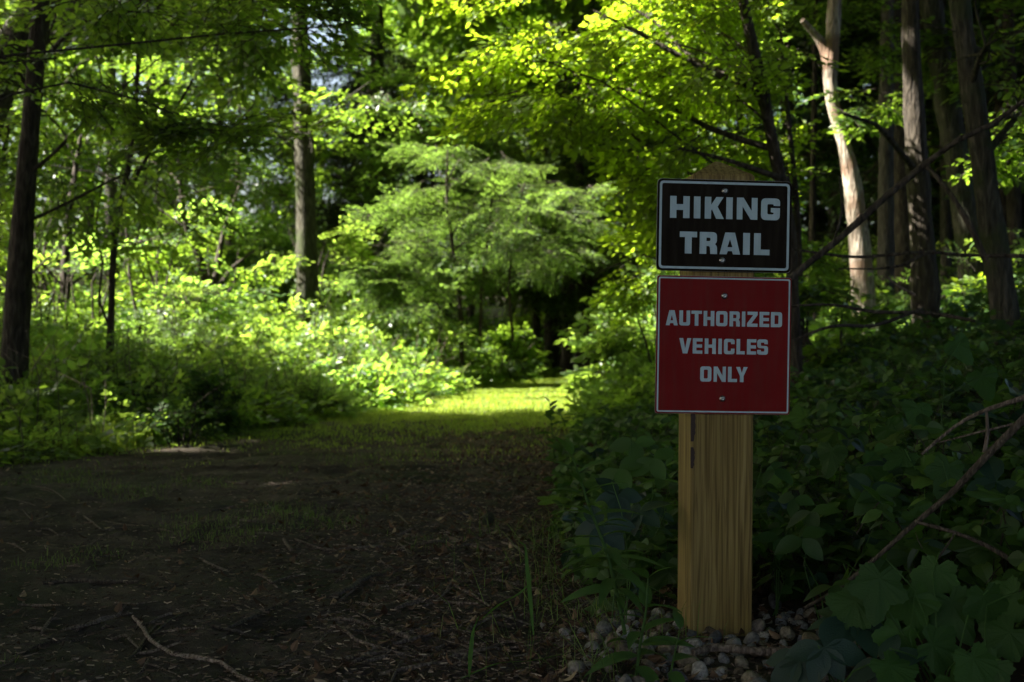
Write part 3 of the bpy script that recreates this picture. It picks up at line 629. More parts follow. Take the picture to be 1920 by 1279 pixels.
shrub('tall shrub with sunlit leaves on the right bank just left of the red sign', *P(1205, 640, 10.5)[:2], 1.25, .45, 'herb', 'under', 1.0, 120, 508)
shrub('bushy shrub leaning over the trail edge, lower left of the red sign', *P(1165, 640, 11.5)[:2], .85, .4, 'herb', 'under', 1.0, 90, 509)
shrub('low shrub with sunlit leaves between the forked tree and the dark straight trunk', *P(1665, 640, 8.6)[:2], .30, .30, 'herb', 'under', .8, 36, 510)
shrub('narrow leafy shrub right of the signs, half shaded', *P(1545, 640, 8.0)[:2], .9, .4, 'herb', 'leaf', .9, 90, 511)
shrub('small bright leaved shrub at the foot of the pale ridged trunk', *P(1830, 640, 9.6)[:2], .4, .25, 'herb', 'yellow', .8, 30, 512)
g = np.random.default_rng(55)
for k in range(42):
    y = 10.5+k*.42+g.uniform(-.4, .4); x = float(interp(y, XL))-g.uniform(1.6, 2.2+y*.2); x = max(x, -.47*y)
    kl = ['broad leaved dark green', 'broad leaved bright green', 'large yellow green', 'fine leaved pale green'][k % 4] if k % 3 else ['fine leaved dark green', 'fine leaved bright green', 'small leaved green', 'feathery pale green'][k % 4]
    shrub(kl+' shrub in the thicket behind the left undergrowth', x, y, g.uniform(1.2, 2.3)*(.8+.02*y), g.uniform(.6, 1.0), 'broad' if k % 3 else 'fine', ['leaf', 'under', 'leaf', 'feather'][k % 4], .8, int(g.uniform(50, 80)), 520+k, kl+' shrubs left of the trail')
for k in range(20):
    y = 12+k*.8+g.uniform(-.4, .4); x = float(interp(y, XR))+g.uniform(.9, 3.2)
    kl = ['dark green', 'bright green', 'pale green'][k % 3]; shrub(kl+' leafy shrub in the thicket on the right bank behind the signs', x, y, g.uniform(1.0, 1.9), g.uniform(.5, .9), 'broad', ['leaf', 'under', 'feather'][k % 3], .8, 60, 620+k, kl+' thicket shrubs on the right bank')
for k in range(16):
    y = 24+k*.8; x = g.uniform(-.1, .5)*y*.45+g.uniform(-2, 2)
    if interp(y, XL)-.2 < x < interp(y, XR)+.4 and y < 30: x = float(interp(y, XR))+2.5
    shrub('dim leafy shrub in the shaded wood beyond the bend', x, y, g.uniform(.6, 1.3), g.uniform(.6, 1.1), 'broad', 'leaf', 1.1, 36, 660+k, 'shrubs in the shaded wood beyond the bend')
# near, unlit leaves hanging in from a tree at the left
tree('maple_tree', 'near shaded leafy branches hanging into the top left corner of the picture', 'tree',
     [(-3.6, 5.2, 0), (-3.5, 5.2, 2), (-3.3, 5.3, 5), (-3.3, 5.3, 8)], [.12, .10, .08, .05], 'bark',
     [((-1.75, 6.2, 2.35), (.75, .6, .2), 60), ((-1.2, 6.4, 2.25), (.45, .5, .2), 36), ((-2.3, 6.6, 2.1), (.6, .5, .3), 36), ((-1.3, 6.9, 1.75), (.5, .5, .18), 40)], 'sun', 'leaf', .6, 26, cull='none', nl=1, lr=.009)

# ---------------------------------------------------------------- dead branches
def branch(name, label, cat, segs, mat, seed=0, sides=8, group=None):
    o = np.array(segs[0][0][0], float); b = Buf()
    for k, s_ in enumerate(segs): tube(b, s_[0], s_[1], sides, .05, seed=seed+k, wob=.0012)
    return setp(b.obj(name, M[mat], None, True, o), label, cat, group)
branch('dead_branch', 'long dead limb slanting from the upper right down to the brown sign', 'branch',
       [([P(1470, 530, 4.7), P(1560, 460, 4.7), P(1640, 390, 4.7), P(1720, 322, 4.7), P(1800, 262, 4.6), P(1860, 235, 4.6), P(1960, 160, 4.5)], [.012, .0125, .013, .0125, .011, .009, .008]),
        ([P(1560, 462, 4.7), P(1580, 395, 4.8), P(1575, 330, 4.9)], [.006, .005, .002])], 'bark', 1)
branch('dead_branch', 'dead limb dropping from the dark straight trunk towards the lower right', 'branch',
       [([P(1735, 310, 6.4), P(1775, 355, 6.3), P(1820, 425, 6.2), P(1850, 490, 6.2)], [.010, .012, .015, .017])], 'bark', 2)
branch('dead_branch', 'thin level dead branch crossing behind the signs below the slanting limb', 'branch',
       [([P(1485, 468, 5.2), P(1600, 482, 5.2), P(1720, 474, 5.2), P(1820, 480, 5.2), P(1930, 482, 5.1)], [.004, .006, .0065, .007, .008]),
        ([P(1735, 476, 5.2), P(1690, 498, 5.2), P(1640, 505, 5.2), P(1570, 505, 5.2)], [.007, .006, .004, .003])], 'bark', 3)
branch('dead_branch', 'crooked pale twig hanging between the forked tree and the dark trunk', 'branch',
       [([P(1655, 512, 6), P(1680, 535, 6), P(1715, 555, 6)], [.004, .006, .007])], 'stick', 4)
branch('dead_branch', 'low dark branch lying across the vines right of the red sign', 'branch',
       [([P(1480, 575, 5), P(1560, 572, 5), P(1640, 585, 5), P(1740, 585, 5), P(1830, 600, 4.9)], [.004, .005, .007, .007, .006]),
        ([P(1485, 640, 4.8), P(1560, 612, 4.8), P(1640, 610, 4.9), P(1730, 580, 5)], [.004, .006, .007, .006])], 'bark', 5)
branch('fallen_branch', 'long bare fallen branch with a side fork, slanting over the vines at lower right', 'branch',
       [([P(1508, 1140, 2.72), P(1580, 1098, 2.7), P(1660, 1030, 2.68), P(1722, 975, 2.66), P(1790, 920, 2.64), P(1850, 858, 2.6), P(1940, 770, 2.55)], [.0038, .0046, .0052, .0056, .0066, .0075, .0085]),
        ([P(1722, 980, 2.66), P(1790, 998, 2.62), P(1850, 1022, 2.6), P(1900, 1048, 2.58), P(1950, 1060, 2.55)], [.004, .004, .0045, .0055, .006]),
        ([P(1790, 1000, 2.62), P(1765, 1040, 2.6), P(1728, 1085, 2.58)], [.0022, .002, .0015])], 'darkstick', 6, 9)
branch('fallen_branch', 'smaller mossy fallen branch above the long bare one at the right edge', 'branch',
       [([P(1728, 852, 3.2), P(1790, 800, 3.2), P(1850, 768, 3.15), P(1940, 738, 3.1)], [.0045, .005, .006, .008]),
        ([P(1760, 830, 3.2), P(1830, 812, 3.15), P(1900, 795, 3.1)], [.002, .003, .003]),
        ([P(1845, 850, 3.1), P(1852, 810, 3.1), P(1850, 772, 3.1)], [.005, .004, .003])], 'stick', 7)
branch('log', 'fallen mossy log lying across the far end of the trail at the bend', 'log',
       [([(1.3, 26.0, .25), (1.9, 26.0, .33), (2.7, 26.1, .38), (3.6, 26.3, .62)], [.05, .08, .09, .1]), ([(1.9, 25.8, .2), (2.6, 25.6, .55), (3.2, 25.4, .85)], [.03, .03, .02])], 'mossbark', 8)
branch('log', 'dark thin log leaning on the bank behind the mossy log', 'log', [([(1.5, 29, .55), (2.6, 29, .9), (4.2, 29.4, 1.2)], [.06, .07, .08])], 'bark', 9)

# ---------------------------------------------------------------- the post and its signs
def mk(name, base, rough=.5, metal=0, spec=.5):
    m, t, b, o = nodes(name); b.inputs["Base Color"].default_value = (*base, 1); b.inputs["Roughness"].default_value = rough
    b.inputs["Metallic"].default_value = metal; b.inputs["Specular IOR Level"].default_value = spec; return m
def signmat(name, c, c2, rough=.38):
    m, t, b, o = nodes(name); L = t.links.new; tc = N(t, "ShaderNodeTexCoord")
    n = N(t, "ShaderNodeTexNoise"); n.inputs["Scale"].default_value = 14; n.inputs["Detail"].default_value = 8; L(tc.outputs["Object"], n.inputs[0])
    r = ramp(t, [(.35, c), (.7, c2)]); L(n.outputs[0], r.inputs[0])
    ms = N(t, "ShaderNodeMapping"); ms.inputs["Scale"].default_value = (70, 70, 7); L(tc.outputs["Object"], ms.inputs[0])
    n4 = N(t, "ShaderNodeTexNoise"); n4.inputs["Scale"].default_value = 1; n4.inputs["Detail"].default_value = 7; L(ms.outputs[0], n4.inputs[0])
    n5 = N(t, "ShaderNodeTexNoise"); n5.inputs["Scale"].default_value = 420; n5.inputs["Detail"].default_value = 2; L(tc.outputs["Object"], n5.inputs[0])
    r4 = ramp(t, [(.45, (0,0,0)), (.8, (.22,.22,.22))]); L(n4.outputs[0], r4.inputs[0])
    r5 = ramp(t, [(.68, (0,0,0)), (.74, (.5,.5,.5))]); L(n5.outputs[0], r5.inputs[0])
    ad = N(t, "ShaderNodeMath", operation='MAXIMUM'); L(r4.outputs[0], ad.inputs[0]); L(r5.outputs[0], ad.inputs[1])
    dm = N(t, "ShaderNodeMixRGB"); L(ad.outputs[0], dm.inputs[0]); L(r.outputs[0], dm.inputs[1]); dm.inputs[2].default_value = (.06, .052, .035, 1)
    L(dm.outputs[0], b.inputs["Base Color"])
    n2 = N(t, "ShaderNodeTexNoise"); n2.inputs["Scale"].default_value = 40; n2.inputs["Detail"].default_value = 6; L(tc.outputs["Object"], n2.inputs[0])
    mp = N(t, "ShaderNodeMapRange"); mp.inputs[3].default_value = rough-.08; mp.inputs[4].default_value = rough+.15; L(n2.outputs[0], mp.inputs[0]); L(mp.outputs[0], b.inputs["Roughness"]); b.inputs["Specular IOR Level"].default_value = .05
    return m
M['brown'] = signmat("dark brown sheeting", (.0075,.0048,.002), (.009,.006,.003))
M['red'] = signmat("red sheeting", (.145,.009,.009), (.165,.012,.012))
M['white'] = signmat("reflective white sheeting", (.36,.46,.50), (.42,.52,.56))
M['alu'] = mk("aluminium edge", (.35,.33,.30), .4, .8); M['bolt'] = mk("zinc bolt", (.42,.42,.40), .32, 1.0)
m, t, b_, out = nodes("treated pine"); L = t.links.new; M['wood'] = m
tc = N(t, "ShaderNodeTexCoord"); mp = N(t, "ShaderNodeMapping"); mp.inputs["Scale"].default_value = (1, 1, .035); L(tc.outputs["Object"], mp.inputs[0])
wn = N(t, "ShaderNodeTexNoise"); wn.inputs["Scale"].default_value = 9; wn.inputs["Detail"].default_value = 3; L(mp.outputs[0], wn.inputs[0])
wv = N(t, "ShaderNodeTexNoise"); wv.inputs["Scale"].default_value = 95; wv.inputs["Detail"].default_value = 6; wv.inputs["Distortion"].default_value = 1.2; L(mp.outputs[0], wv.inputs[0])
mp2 = N(t, "ShaderNodeMapping"); mp2.inputs["Scale"].default_value = (1, 1, .10); L(tc.outputs["Object"], mp2.inputs[0])
w1 = N(t, "ShaderNodeTexWave", wave_type='BANDS', bands_direction='X'); w1.inputs["Scale"].default_value = 24; w1.inputs["Distortion"].default_value = 7; w1.inputs["Detail"].default_value = 2; w1.inputs["Detail Scale"].default_value = .9
L(mp2.outputs[0], w1.inputs[0])
r1 = ramp(t, [(.30, (.10,.066,.020)), (.5, (.21,.152,.052)), (.72, (.30,.228,.09))]); L(wv.outputs[0], r1.inputs[0])
r2 = ramp(t, [(0, (.55,.50,.40)), (.35, (1,1,1)), (1, (1,1,1))]); L(w1.outputs[1], r2.inputs[0])
mx = N(t, "ShaderNodeMixRGB", blend_type='MULTIPLY'); mx.inputs[0].default_value = .6; L(r1.outputs[0], mx.inputs[1]); L(r2.outputs[0], mx.inputs[2])
r3 = ramp(t, [(.35, (.84,.80,.66)), (.6, (1.0,1.0,1.0))]); L(wn.outputs[0], r3.inputs[0])
mx2 = N(t, "ShaderNodeMixRGB", blend_type='MULTIPLY'); mx2.inputs[0].default_value = 1; L(mx.outputs[0], mx2.inputs[1]); L(r3.outputs[0], mx2.inputs[2])
L(mx2.outputs[0], b_.inputs["Base Color"]); b_.inputs["Roughness"].default_value = .7; b_.inputs["Specular IOR Level"].default_value = .25
bp = N(t, "ShaderNodeBump"); bp.inputs[0].default_value = .4; bp.inputs[1].default_value = .004; L(wv.outputs[0], bp.inputs["Height"]); L(bp.outputs[0], b_.inputs["Normal"])
M['crack'] = mk("dark split wood", (.035,.022,.018), .9)

import bmesh
YD = 2.875                                           # the sign plane
SC = YD/FPX                                          # metres per photograph pixel there
PX0 = (1353-960)*SC; YAW = R(4.4); LEAN = R(.4)
ROT = (0, LEAN, YAW); ROTS = (0, R(.98), YAW)
postc = Vector((PX0, YD, 0.0))
from mathutils import Euler
RM = Euler(ROT).to_matrix()
def local(x, y, z): return postc+RM@Vector((x, y, z))
post = empty('wooden_post', postc, 'square treated pine post with a pointed top carrying both signs, set in stones', 'post'); post.rotation_euler = ROT
W2 = .0705; ztop = CH+(640-327)*SC; zap = CH+(640-294)*SC+.002
me = bpy.data.meshes.new('timber'); bm = bmesh.new()
fy = .006
vb = [bm.verts.new((sx*W2, fy+W2+sy*W2, -.25)) for sx, sy in ((-1, -1), (1, -1), (1, 1), (-1, 1))]
vt = [bm.verts.new((sx*W2, fy+W2+sy*W2, ztop)) for sx, sy in ((-1, -1), (1, -1), (1, 1), (-1, 1))]
ap = bm.verts.new((0, fy+W2, zap))
for i in range(4): bm.faces.new((vb[i], vb[(i+1) % 4], vt[(i+1) % 4], vt[i])); bm.faces.new((vt[i], vt[(i+1) % 4], ap))
bmesh.ops.bevel(bm, geom=[e for e in bm.edges if abs(e.verts[0].co.z-e.verts[1].co.z) > .5 or e.verts[0] in vt or e.verts[1] in vt], offset=.003, segments=2, affect='EDGES')
bm.to_mesh(me); bm.free(); me.materials.append(M['wood'])
o = bpy.data.objects.new('timber', me); col.objects.link(o); o.parent = post
# bark edged splits on the front left corner
gg = np.random.default_rng(3)
for (z0, z1, wd) in ((.515, .445, .0085), (.432, .385, .006)):
    b = Buf()
    n = 12; zz = np.linspace(z0, z1, n); hw = wd*np.sin(np.linspace(.3, 2.9, n))**.6*gg.uniform(.6, 1.1, n)
    front = np.stack([-W2+.002+hw, np.full(n, fy-.0012), zz], 1); cor = np.stack([np.full(n, -W2-.0008), np.full(n, fy-.0008), zz], 1); sid = np.stack([np.full(n, -W2-.0012), fy+hw*.7, zz], 1)
    V = np.concatenate([front, cor, sid]); i = np.arange(n-1)
    b.add(V, np.concatenate([np.stack([i, i+1, i+1+n, i+n], 1), np.stack([i+n, i+1+n, i+1+2*n, i+2*n], 1)]))
    b.obj('split', M['crack'], None).parent = post

def rnd(pts, seg=6):
    out = []; n = len(pts)
    for i, p in enumerate(pts):
        r = p[2] if len(p) > 2 else 0
        if r == 0: out.append((p[0], p[1])); continue
        a = Vector(pts[i-1][:2])-Vector(p[:2]); c = Vector(pts[(i+1) % n][:2])-Vector(p[:2])
        ra = min(r, a.length*.5); rc = min(r, c.length*.5); A = Vector(p[:2])+a.normalized()*ra; C_ = Vector(p[:2])+c.normalized()*rc
        for k in range(seg+1):
            t_ = k/seg; q = A*(1-t_)**2+Vector(p[:2])*2*t_*(1-t_)+C_*t_*t_; out.append((q.x, q.y))
    return out
def glyph(ch, w, h, s, v):                      # s: upright stroke, v: level stroke; y runs up from the baseline
    m_ = (w-s)/2; r = min(w, h)*.26; ri = r*.35; b1 = (h-v)/2; b2 = b1+v
    if ch == 'I': return [[(0,0),(w,0),(w,h),(0,h)]]
    if ch == 'H': return [[(0,0),(s,0),(s,b1),(w-s,b1),(w-s,0),(w,0),(w,h),(w-s,h),(w-s,b2),(s,b2),(s,h),(0,h)]]
    if ch == 'L': return [[(0,0),(w,0),(w,v),(s,v),(s,h),(0,h)]]
    if ch == 'T': return [[(m_,0),(m_+s,0),(m_+s,h-v),(w,h-v),(w,h),(0,h),(0,h-v),(m_,h-v)]]
    if ch == 'E': return [[(0,0),(w,0),(w,v),(s,v),(s,b1),(w*.96,b1),(w*.96,b2),(s,b2),(s,h-v),(w,h-v),(w,h),(0,h)]]
    if ch == 'K': return [[(0,0),(s,0),(s,h*.36),(s*1.12,h*.44),(w-s*1.22,0),(w,0),(w*.66,h*.56),(w*.97,h),(w-s*1.22,h),(s,h*.64),(s,h),(0,h)]]
    if ch == 'N': return [[(0,0),(s*.92,0),(s*.92,h*.60),(w-s*1.05,0),(w,0),(w,h),(w-s*.92,h),(w-s*.92,h*.40),(s*1.05,h),(0,h)]]
    if ch == 'Z': return [[(0,0),(w,0),(w,v),(s*1.15,v),(w,h-v*1.05),(w,h),(w*.03,h),(w*.03,h-v),(w-s*1.2,h-v),(0,v*1.05)]]
    if ch == 'V': return [[(w*.5-s*.62,0),(w*.5+s*.62,0),(w,h),(w-s*1.08,h),(w*.5,h*.30),(s*1.08,h),(0,h)]]
    if ch == 'Y': return [[(m_,0),(m_+s,0),(m_+s,h*.40),(w,h),(w-s*1.12,h),(w*.5,h*.60),(s*1.12,h),(0,h),(m_,h*.40)]]
    if ch == 'A':
        return [[(0,0),(s*1.05,0),(s*1.22,h*.15),(w-s*1.22,h*.15),(w-s*1.05,0),(w,0),(w*.5+s*.72,h),(w*.5-s*.72,h)], [(w*.5-s*.38,h*.33),(w*.5,h*.70),(w*.5+s*.38,h*.33)]]
    if ch == 'U': return [rnd([(0,0,r),(w,0,r),(w,h),(w-s,h),(w-s,v,ri),(s,v,ri),(s,h),(0,h)])]
    if ch == 'O': return [rnd([(0,0,r),(w,0,r),(w,h,r),(0,h,r)]), rnd([(s,v,ri),(w-s,v,ri),(w-s,h-v,ri),(s,h-v,ri)])]
    if ch == 'D': return [rnd([(0,0),(w,0,r),(w,h,r),(0,h)]), rnd([(s,v),(w-s,v,ri),(w-s,h-v,ri),(s,h-v)])]
    if ch == 'C': return [rnd([(0,0,r),(w,0,r),(w,h*.36),(w-s,h*.36),(w-s,v,ri),(s,v,ri),(s,h-v,ri),(w-s,h-v,ri),(w-s,h*.66),(w,h*.66),(w,h,r),(0,h,r)])]
    if ch == 'G': return [rnd([(0,0,r),(w,0,r),(w,h*.56),(w*.52,h*.56),(w*.52,h*.37),(w-s,h*.34),(w-s,v,ri),(s,v,ri),(s,h-v,ri),(w-s,h-v,ri),(w-s,h*.66),(w,h*.66),(w,h,r),(0,h,r)])]
    if ch == 'R': return [rnd([(0,0),(s,0),(s,h*.36),(w-s*1.1,h*.36,ri),(w-s,0),(w,0),(w*.985,h*.36,r*.5),(w*.86,h*.45,ri),(w*.98,h*.55,r*.5),(w*.98,h,r),(0,h)]), rnd([(s,h*.36+v*.9),(w-s,h*.36+v*.9,ri),(w-s,h-v,ri),(s,h-v)])]
    if ch == 'S':
        return [rnd([(0,0,r),(w,0,r),(w,h*.57,r),(s,h*.57+.01*h,ri),(s,h-v,ri),(w-s,h-v,ri),(w-s,h*.69),(w*.97,h*.69),(w*.97,h,r),(0,h,r),(0,h*.43,r),(w-s,h*.43-.01*h,ri),(w-s,v,ri),(s,v,ri),(s,h*.31),(0,h*.31)])]
def flat(name, loops, mat, y, parent, thick=.0003):
    cu = bpy.data.curves.new(name, 'CURVE'); cu.dimensions = '2D'; cu.fill_mode = 'BOTH'; cu.extrude = thick
    for lp in loops:
        s_ = cu.splines.new('POLY'); s_.points.add(len(lp)-1); s_.use_cyclic_u = True
        for q, pt in zip(lp, s_.points): pt.co = (q[0], q[1], 0, 1)
    tmp = bpy.data.objects.new(name, cu); col.objects.link(tmp)
    bpy.context.view_layer.update(); dg = bpy.context.evaluated_depsgraph_get()
    me = bpy.data.meshes.new_from_object(tmp.evaluated_get(dg)); bpy.data.objects.remove(tmp)
    for vv in me.vertices: x_, y_, z_ = vv.co; vv.co = (x_, y-z_, y_)
    me.name = name; me.materials.clear(); me.materials.append(M[mat])
    o = bpy.data.objects.new(name, me); col.objects.link(o); o.parent = parent; return o
def rrect(x0, x1, z0, z1, r): return rnd([(x0, z0, r), (x1, z0, r), (x1, z1, r), (x0, z1, r)], 8)
def bolt(parent, x, z):
    me = bpy.data.meshes.new('bolt'); bm = bmesh.new()
    prof = [(0, .0042), (.0028, .0040), (.0030, .0030), (.0046, .0031), (.0052, .0024), (.0056, .0010), (.0068, .0009), (.0070, .0001)]
    n = 20; rings = []
    c0 = bm.verts.new((x, -.0024, z))
    prof = [(.0018, .0026), (.0022, .0044), (.0040, .0040), (.0052, .0028), (.0056, .0011), (.0068, .0009), (.0069, .0)]
    for r_, h_ in prof:
        k = 6 if False else n; rings.append([bm.verts.new((x+r_*math.cos(6.28318*i/n), -h_-.0006, z+r_*math.sin(6.28318*i/n))) for i in range(n)])
    for i in range(n): bm.faces.new((c0, rings[0][i], rings[0][(i+1) % n]))
    for A, B_ in zip(rings, rings[1:]):
        for i in range(n): bm.faces.new((A[i], B_[i], B_[(i+1) % n], A[(i+1) % n]))
    for f_ in bm.faces: f_.smooth = True
    bmesh.ops.recalc_face_normals(bm, faces=bm.faces[:])
    bm.to_mesh(me); bm.free(); me.materials.append(M['bolt']); o = bpy.data.objects.new('bolt', me); col.objects.link(o); o.parent = parent
def sign(name, label, zc, w, h, face, inset, line, rad, rows, bolts, u, xo=0):
    """rows: (text, baseline, top, stroke, level stroke, [(x0,x1)...]) measured from the sign's upper left corner in units of u metres"""
    c = local(xo, 0, zc); t = empty(name, c, label, 'sign'); t.rotation_euler = ROTS
    flat('panel', [rrect(-w/2, w/2, -h/2, h/2, rad)], face, .0012, t, .0010)
    flat('edge', [rrect(-w/2-.0006, w/2+.0006, -h/2-.0006, h/2+.0006, rad)], 'alu', .0030, t, .0007)
    a = inset*u; e = (inset+line)*u
    flat('border', [rrect(-w/2+a, w/2-a, -h/2+a, h/2-a, rad*.8), rrect(-w/2+e, w/2-e, -h/2+e, h/2-e, rad*.45)], 'white', -.0001, t, .0002)
    for (txt, y0, y1, s_, v_, xs) in rows:
        loops = []
        for ch, (xa, xb) in zip(txt, xs):
            for lp in glyph(ch, (xb-xa)*u, (y0-y1)*u, s_*u, v_*u): loops.append([(-w/2+xa*u+q[0], h/2-y0*u+q[1]) for q in lp])
        flat('lettering', loops, 'white', -.0001, t, .0002)
    for bx, bz in bolts: bolt(t, -w/2+bx*u, h/2-bz*u)
    return t
IN = .3048
sign('hiking_sign', 'dark brown metal sign reading HIKING TRAIL in pale letters, upper one on the post', CH+(640-424)*SC, IN, IN*2/3+.0015, 'brown', 19, 21, .012,
     [('HIKING', 352, 155, 58, 52, [(115,293),(332,392),(432,608),(628,687),(725,915),(948,1122)]),
      ('TRAIL', 670, 473, 62, 50, [(208,365),(390,551),(573,762),(788,850),(888,1032)])], [(612, 100), (598, 728)], IN/1230)
sign('vehicles_sign', 'square red metal sign reading AUTHORIZED VEHICLES ONLY in pale letters, below the brown one', CH+(640-648)*SC, IN, IN+.002, 'red', 10, 12, .006,
     [('AUTHORIZED', 392, 273, 29, 25, [(72,168),(180,266),(276,360),(374,460),(474,565),(582,666),(682,709),(724,808),(824,902),(916,1006)]),
      ('VEHICLES', 612, 491, 29, 25, [(182,278),(291,368),(387,476),(496,524),(541,627),(642,709),(726,801),(809,896)]),
      ('ONLY', 832, 712, 29, 25, [(354,444),(462,560),(577,650),(641,735)])], [(537, 153), (535, 965)], IN/1078)

# ---------------------------------------------------------------- stones round the post
def stone_mesh(seed, s=1.0):
    g = np.random.default_rng(seed); bm = bmesh.new(); bmesh.ops.create_icosphere(bm, subdivisions=3, radius=1)
    ax = g.uniform(.6, 1.05, 3); ax[2] *= .8; D = g.normal(0, 1, (12, 3)); D /= np.linalg.norm(D, axis=1)[:, None]; cut = g.uniform(.55, .95, 12)
    fr = g.normal(0, 2.2, (5, 3)); ph = g.uniform(0, 6, 5)
    for v in bm.verts:
        p = np.array(v.co)
        for d_, c_ in zip(D, cut):
            k = p@d_
            if k > c_: p = p-d_*(k-c_)*.85
        p = p*(1+.035*sum(math.sin(p@f_+h_) for f_, h_ in zip(fr, ph))); v.co = Vector(p*ax)
    for f_ in bm.faces: f_.smooth = True
    me = bpy.data.meshes.new('stone'); bm.to_mesh(me); bm.free(); me.materials.append(M['stone']); return me
m, t, b_, out = nodes("river stone"); L = t.links.new; M['stone'] = m
oi = N(t, "ShaderNodeObjectInfo"); r = ramp(t, [(0, (.04,.043,.048)), (.2, (.15,.145,.135)), (.4, (.19,.155,.105)), (.52, (.09,.06,.035)), (.72, (.30,.275,.25)), (.88, (.11,.115,.12)), (1, (.06,.06,.06))]); L(oi.outputs["Random"], r.inputs[0])
tc = N(t, "ShaderNodeTexCoord"); n1 = N(t, "ShaderNodeTexNoise"); n1.inputs["Scale"].default_value = 3.5; n1.inputs["Detail"].default_value = 10; L(tc.outputs["Object"], n1.inputs[0])
r2 = ramp(t, [(.3, (.45,.43,.4)), (.65, (1.15,1.15,1.15))]); L(n1.outputs[0], r2.inputs[0])
mx = N(t, "ShaderNodeMixRGB", blend_type='MULTIPLY'); mx.inputs[0].default_value = 1; L(r.outputs[0], mx.inputs[1]); L(r2.outputs[0], mx.inputs[2]); L(mx.outputs[0], b_.inputs["Base Color"]); b_.inputs["Roughness"].default_value = .75
bp = N(t, "ShaderNodeBump"); bp.inputs[0].default_value = .3; bp.inputs[1].default_value = .05; L(n1.outputs[0], bp.inputs["Height"]); L(bp.outputs[0], b_.inputs["Normal"])
SM = [stone_mesh(i) for i in range(10)]
def stone(me, x, y, s, g, label, group=None, dz=.3, rot=None, name='stone'):
    o = bpy.data.objects.new(name, me); col.objects.link(o); o.location = (x, y, float(G(x, y))+s*dz); o.scale = (s, s, s)
    o.rotation_euler = rot or tuple(g.uniform(0, 6.28, 3)); return setp(o, label, 'stone', group)
g = np.random.default_rng(8); placed = []
def near_stone(u, v, spx, k, label):
    D = CH*FPX/(v-640+6); x = (u-960)/FPX*D; s = spx/2*D/FPX*1.1; placed.append((x, D, s)); stone(SM[k], x, D, s, g, label, None, .55)
near_stone(1408, 1218, 44, 0, 'rounded grey stone right in front of the post foot, largest there')
near_stone(1419, 1190, 34, 1, 'pale stone against the right corner of the post foot')
near_stone(1272, 1182, 28, 2, 'pointed pale stone at the left corner of the post foot')
near_stone(1418, 1240, 34, 3, 'pinkish rounded stone below the largest grey one')
near_stone(1158, 1230, 44, 4, 'large angular pale stone left in the stone heap, under the weeds')
near_stone(1306, 1226, 36, 5, 'tan stone with a pale cap in front of the post')
near_stone(1455, 1140, 40, 6, 'rounded pale stone half under vines right of the post')
near_stone(1476, 1200, 36, 7, 'pale block like stone right of the heap beside the bluish leaves')
near_stone(1245, 1192, 34, 8, 'white topped stone left of the post foot')
for _ in range(4000):
    if len(placed) > 175: break
    y = g.uniform(2.38, 3.12); x = g.normal(.42, .20)
    if y > 2.95: x = g.choice([g.uniform(.2, .38), g.uniform(.60, .75)])
    if not (.10+.06*g.random() < x < .78) or (abs(x-.487) < .092 and y > 2.86): continue
    s = g.uniform(.014, .030)*(1.1 if y < 2.8 else .9)*(1 if len(placed) < 90 else .65)
    if any((x-a)**2+(y-b2)**2 < ((s+c2)*.72)**2 for a, b2, c2 in placed): continue
    placed.append((x, y, s)); stone(SM[int(g.integers(10))], x, y, s, g, 'small river stone in the heap round the post foot', 'river stones heaped round the post')
b = Buf(); X_, Y_ = np.meshgrid(np.linspace(.05, .85, 60), np.linspace(2.3, 3.2, 60))
M['stone2'] = barkmat("mossy stone", (.03,.035,.02), (.06,.062,.035), (.10,.095,.07), .6)
def own(o):
    o.data = o.data.copy(); o.data.materials.clear(); o.data.materials.append(M['stone2']); return o
# loose stones on the trail
own(stone(SM[2], -.50, 2.98, .040, g, 'flat moss green stone lying alone on the dirt at lower centre left', None, .15, (0, 0, .3))).scale = (.048, .03, .022)
own(stone(SM[5], -.085, 4.55, .035, g, 'rounded brown stone at the litter edge of the trail', None, .4))
stone(SM[1], .075, 3.0, .014, g, 'small bluish pebble in the litter left of the weeds', None, .4)

# ---------------------------------------------------------------- sticks on the ground
def gp(u, v):
    D = CH*FPX/(v-640); return np.array([(u-960)/FPX*D, D])
def stick(label, pts, rad, mat, seed, group=None, lift=.4, forks=()):
    pp = []
    for (u, v), r in zip(pts, rad):
        q = gp(u, v); pp.append((q[0], q[1], float(G(q[0], q[1]))+r*lift+.003))
    segs = [(pp, rad)]
    for f_ in forks:
        fp = []
        for (u, v) in f_[0]:
            q = gp(u, v); fp.append((q[0], q[1], float(G(q[0], q[1]))+.005))
        segs.append((fp, f_[1]))
    return branch('fallen_stick', label, 'stick', segs, mat, seed, 7, group)
stick('pale crooked stick in the bottom left foreground, bent near its upper end', [(250,1166),(268,1180),(282,1210),(325,1232),(360,1240),(415,1252),(450,1268),(480,1284),(520,1300)], [.0045,.0055,.0045,.005,.005,.0045,.005,.005,.004], 'palestick', 1)
stick('dark stick leaning off the pale crooked one', [(240,1236),(262,1218),(290,1190),(315,1172)], [.004,.004,.004,.002], 'darkstick', 2)
stick('long thin grey stick curving over the dirt at left centre', [(470,1018),(520,1016),(560,1027),(610,1040),(660,1041),(715,1032)], [.003,.004,.004,.004,.004,.003], 'stick', 3)
stick('long mossy root like stick in the middle foreground', [(590,1124),(620,1122),(660,1112),(690,1098),(712,1085),(735,1072),(775,1062)], [.004,.008,.009,.009,.009,.008,.004], 'darkstick', 4, forks=[([(690,1098),(720,1102),(760,1090)], [.005,.004,.002])])
stick('long half buried stick across the left foreground', [(80,1098),(130,1094),(200,1095),(262,1098)], [.005,.007,.007,.005], 'darkstick', 5)
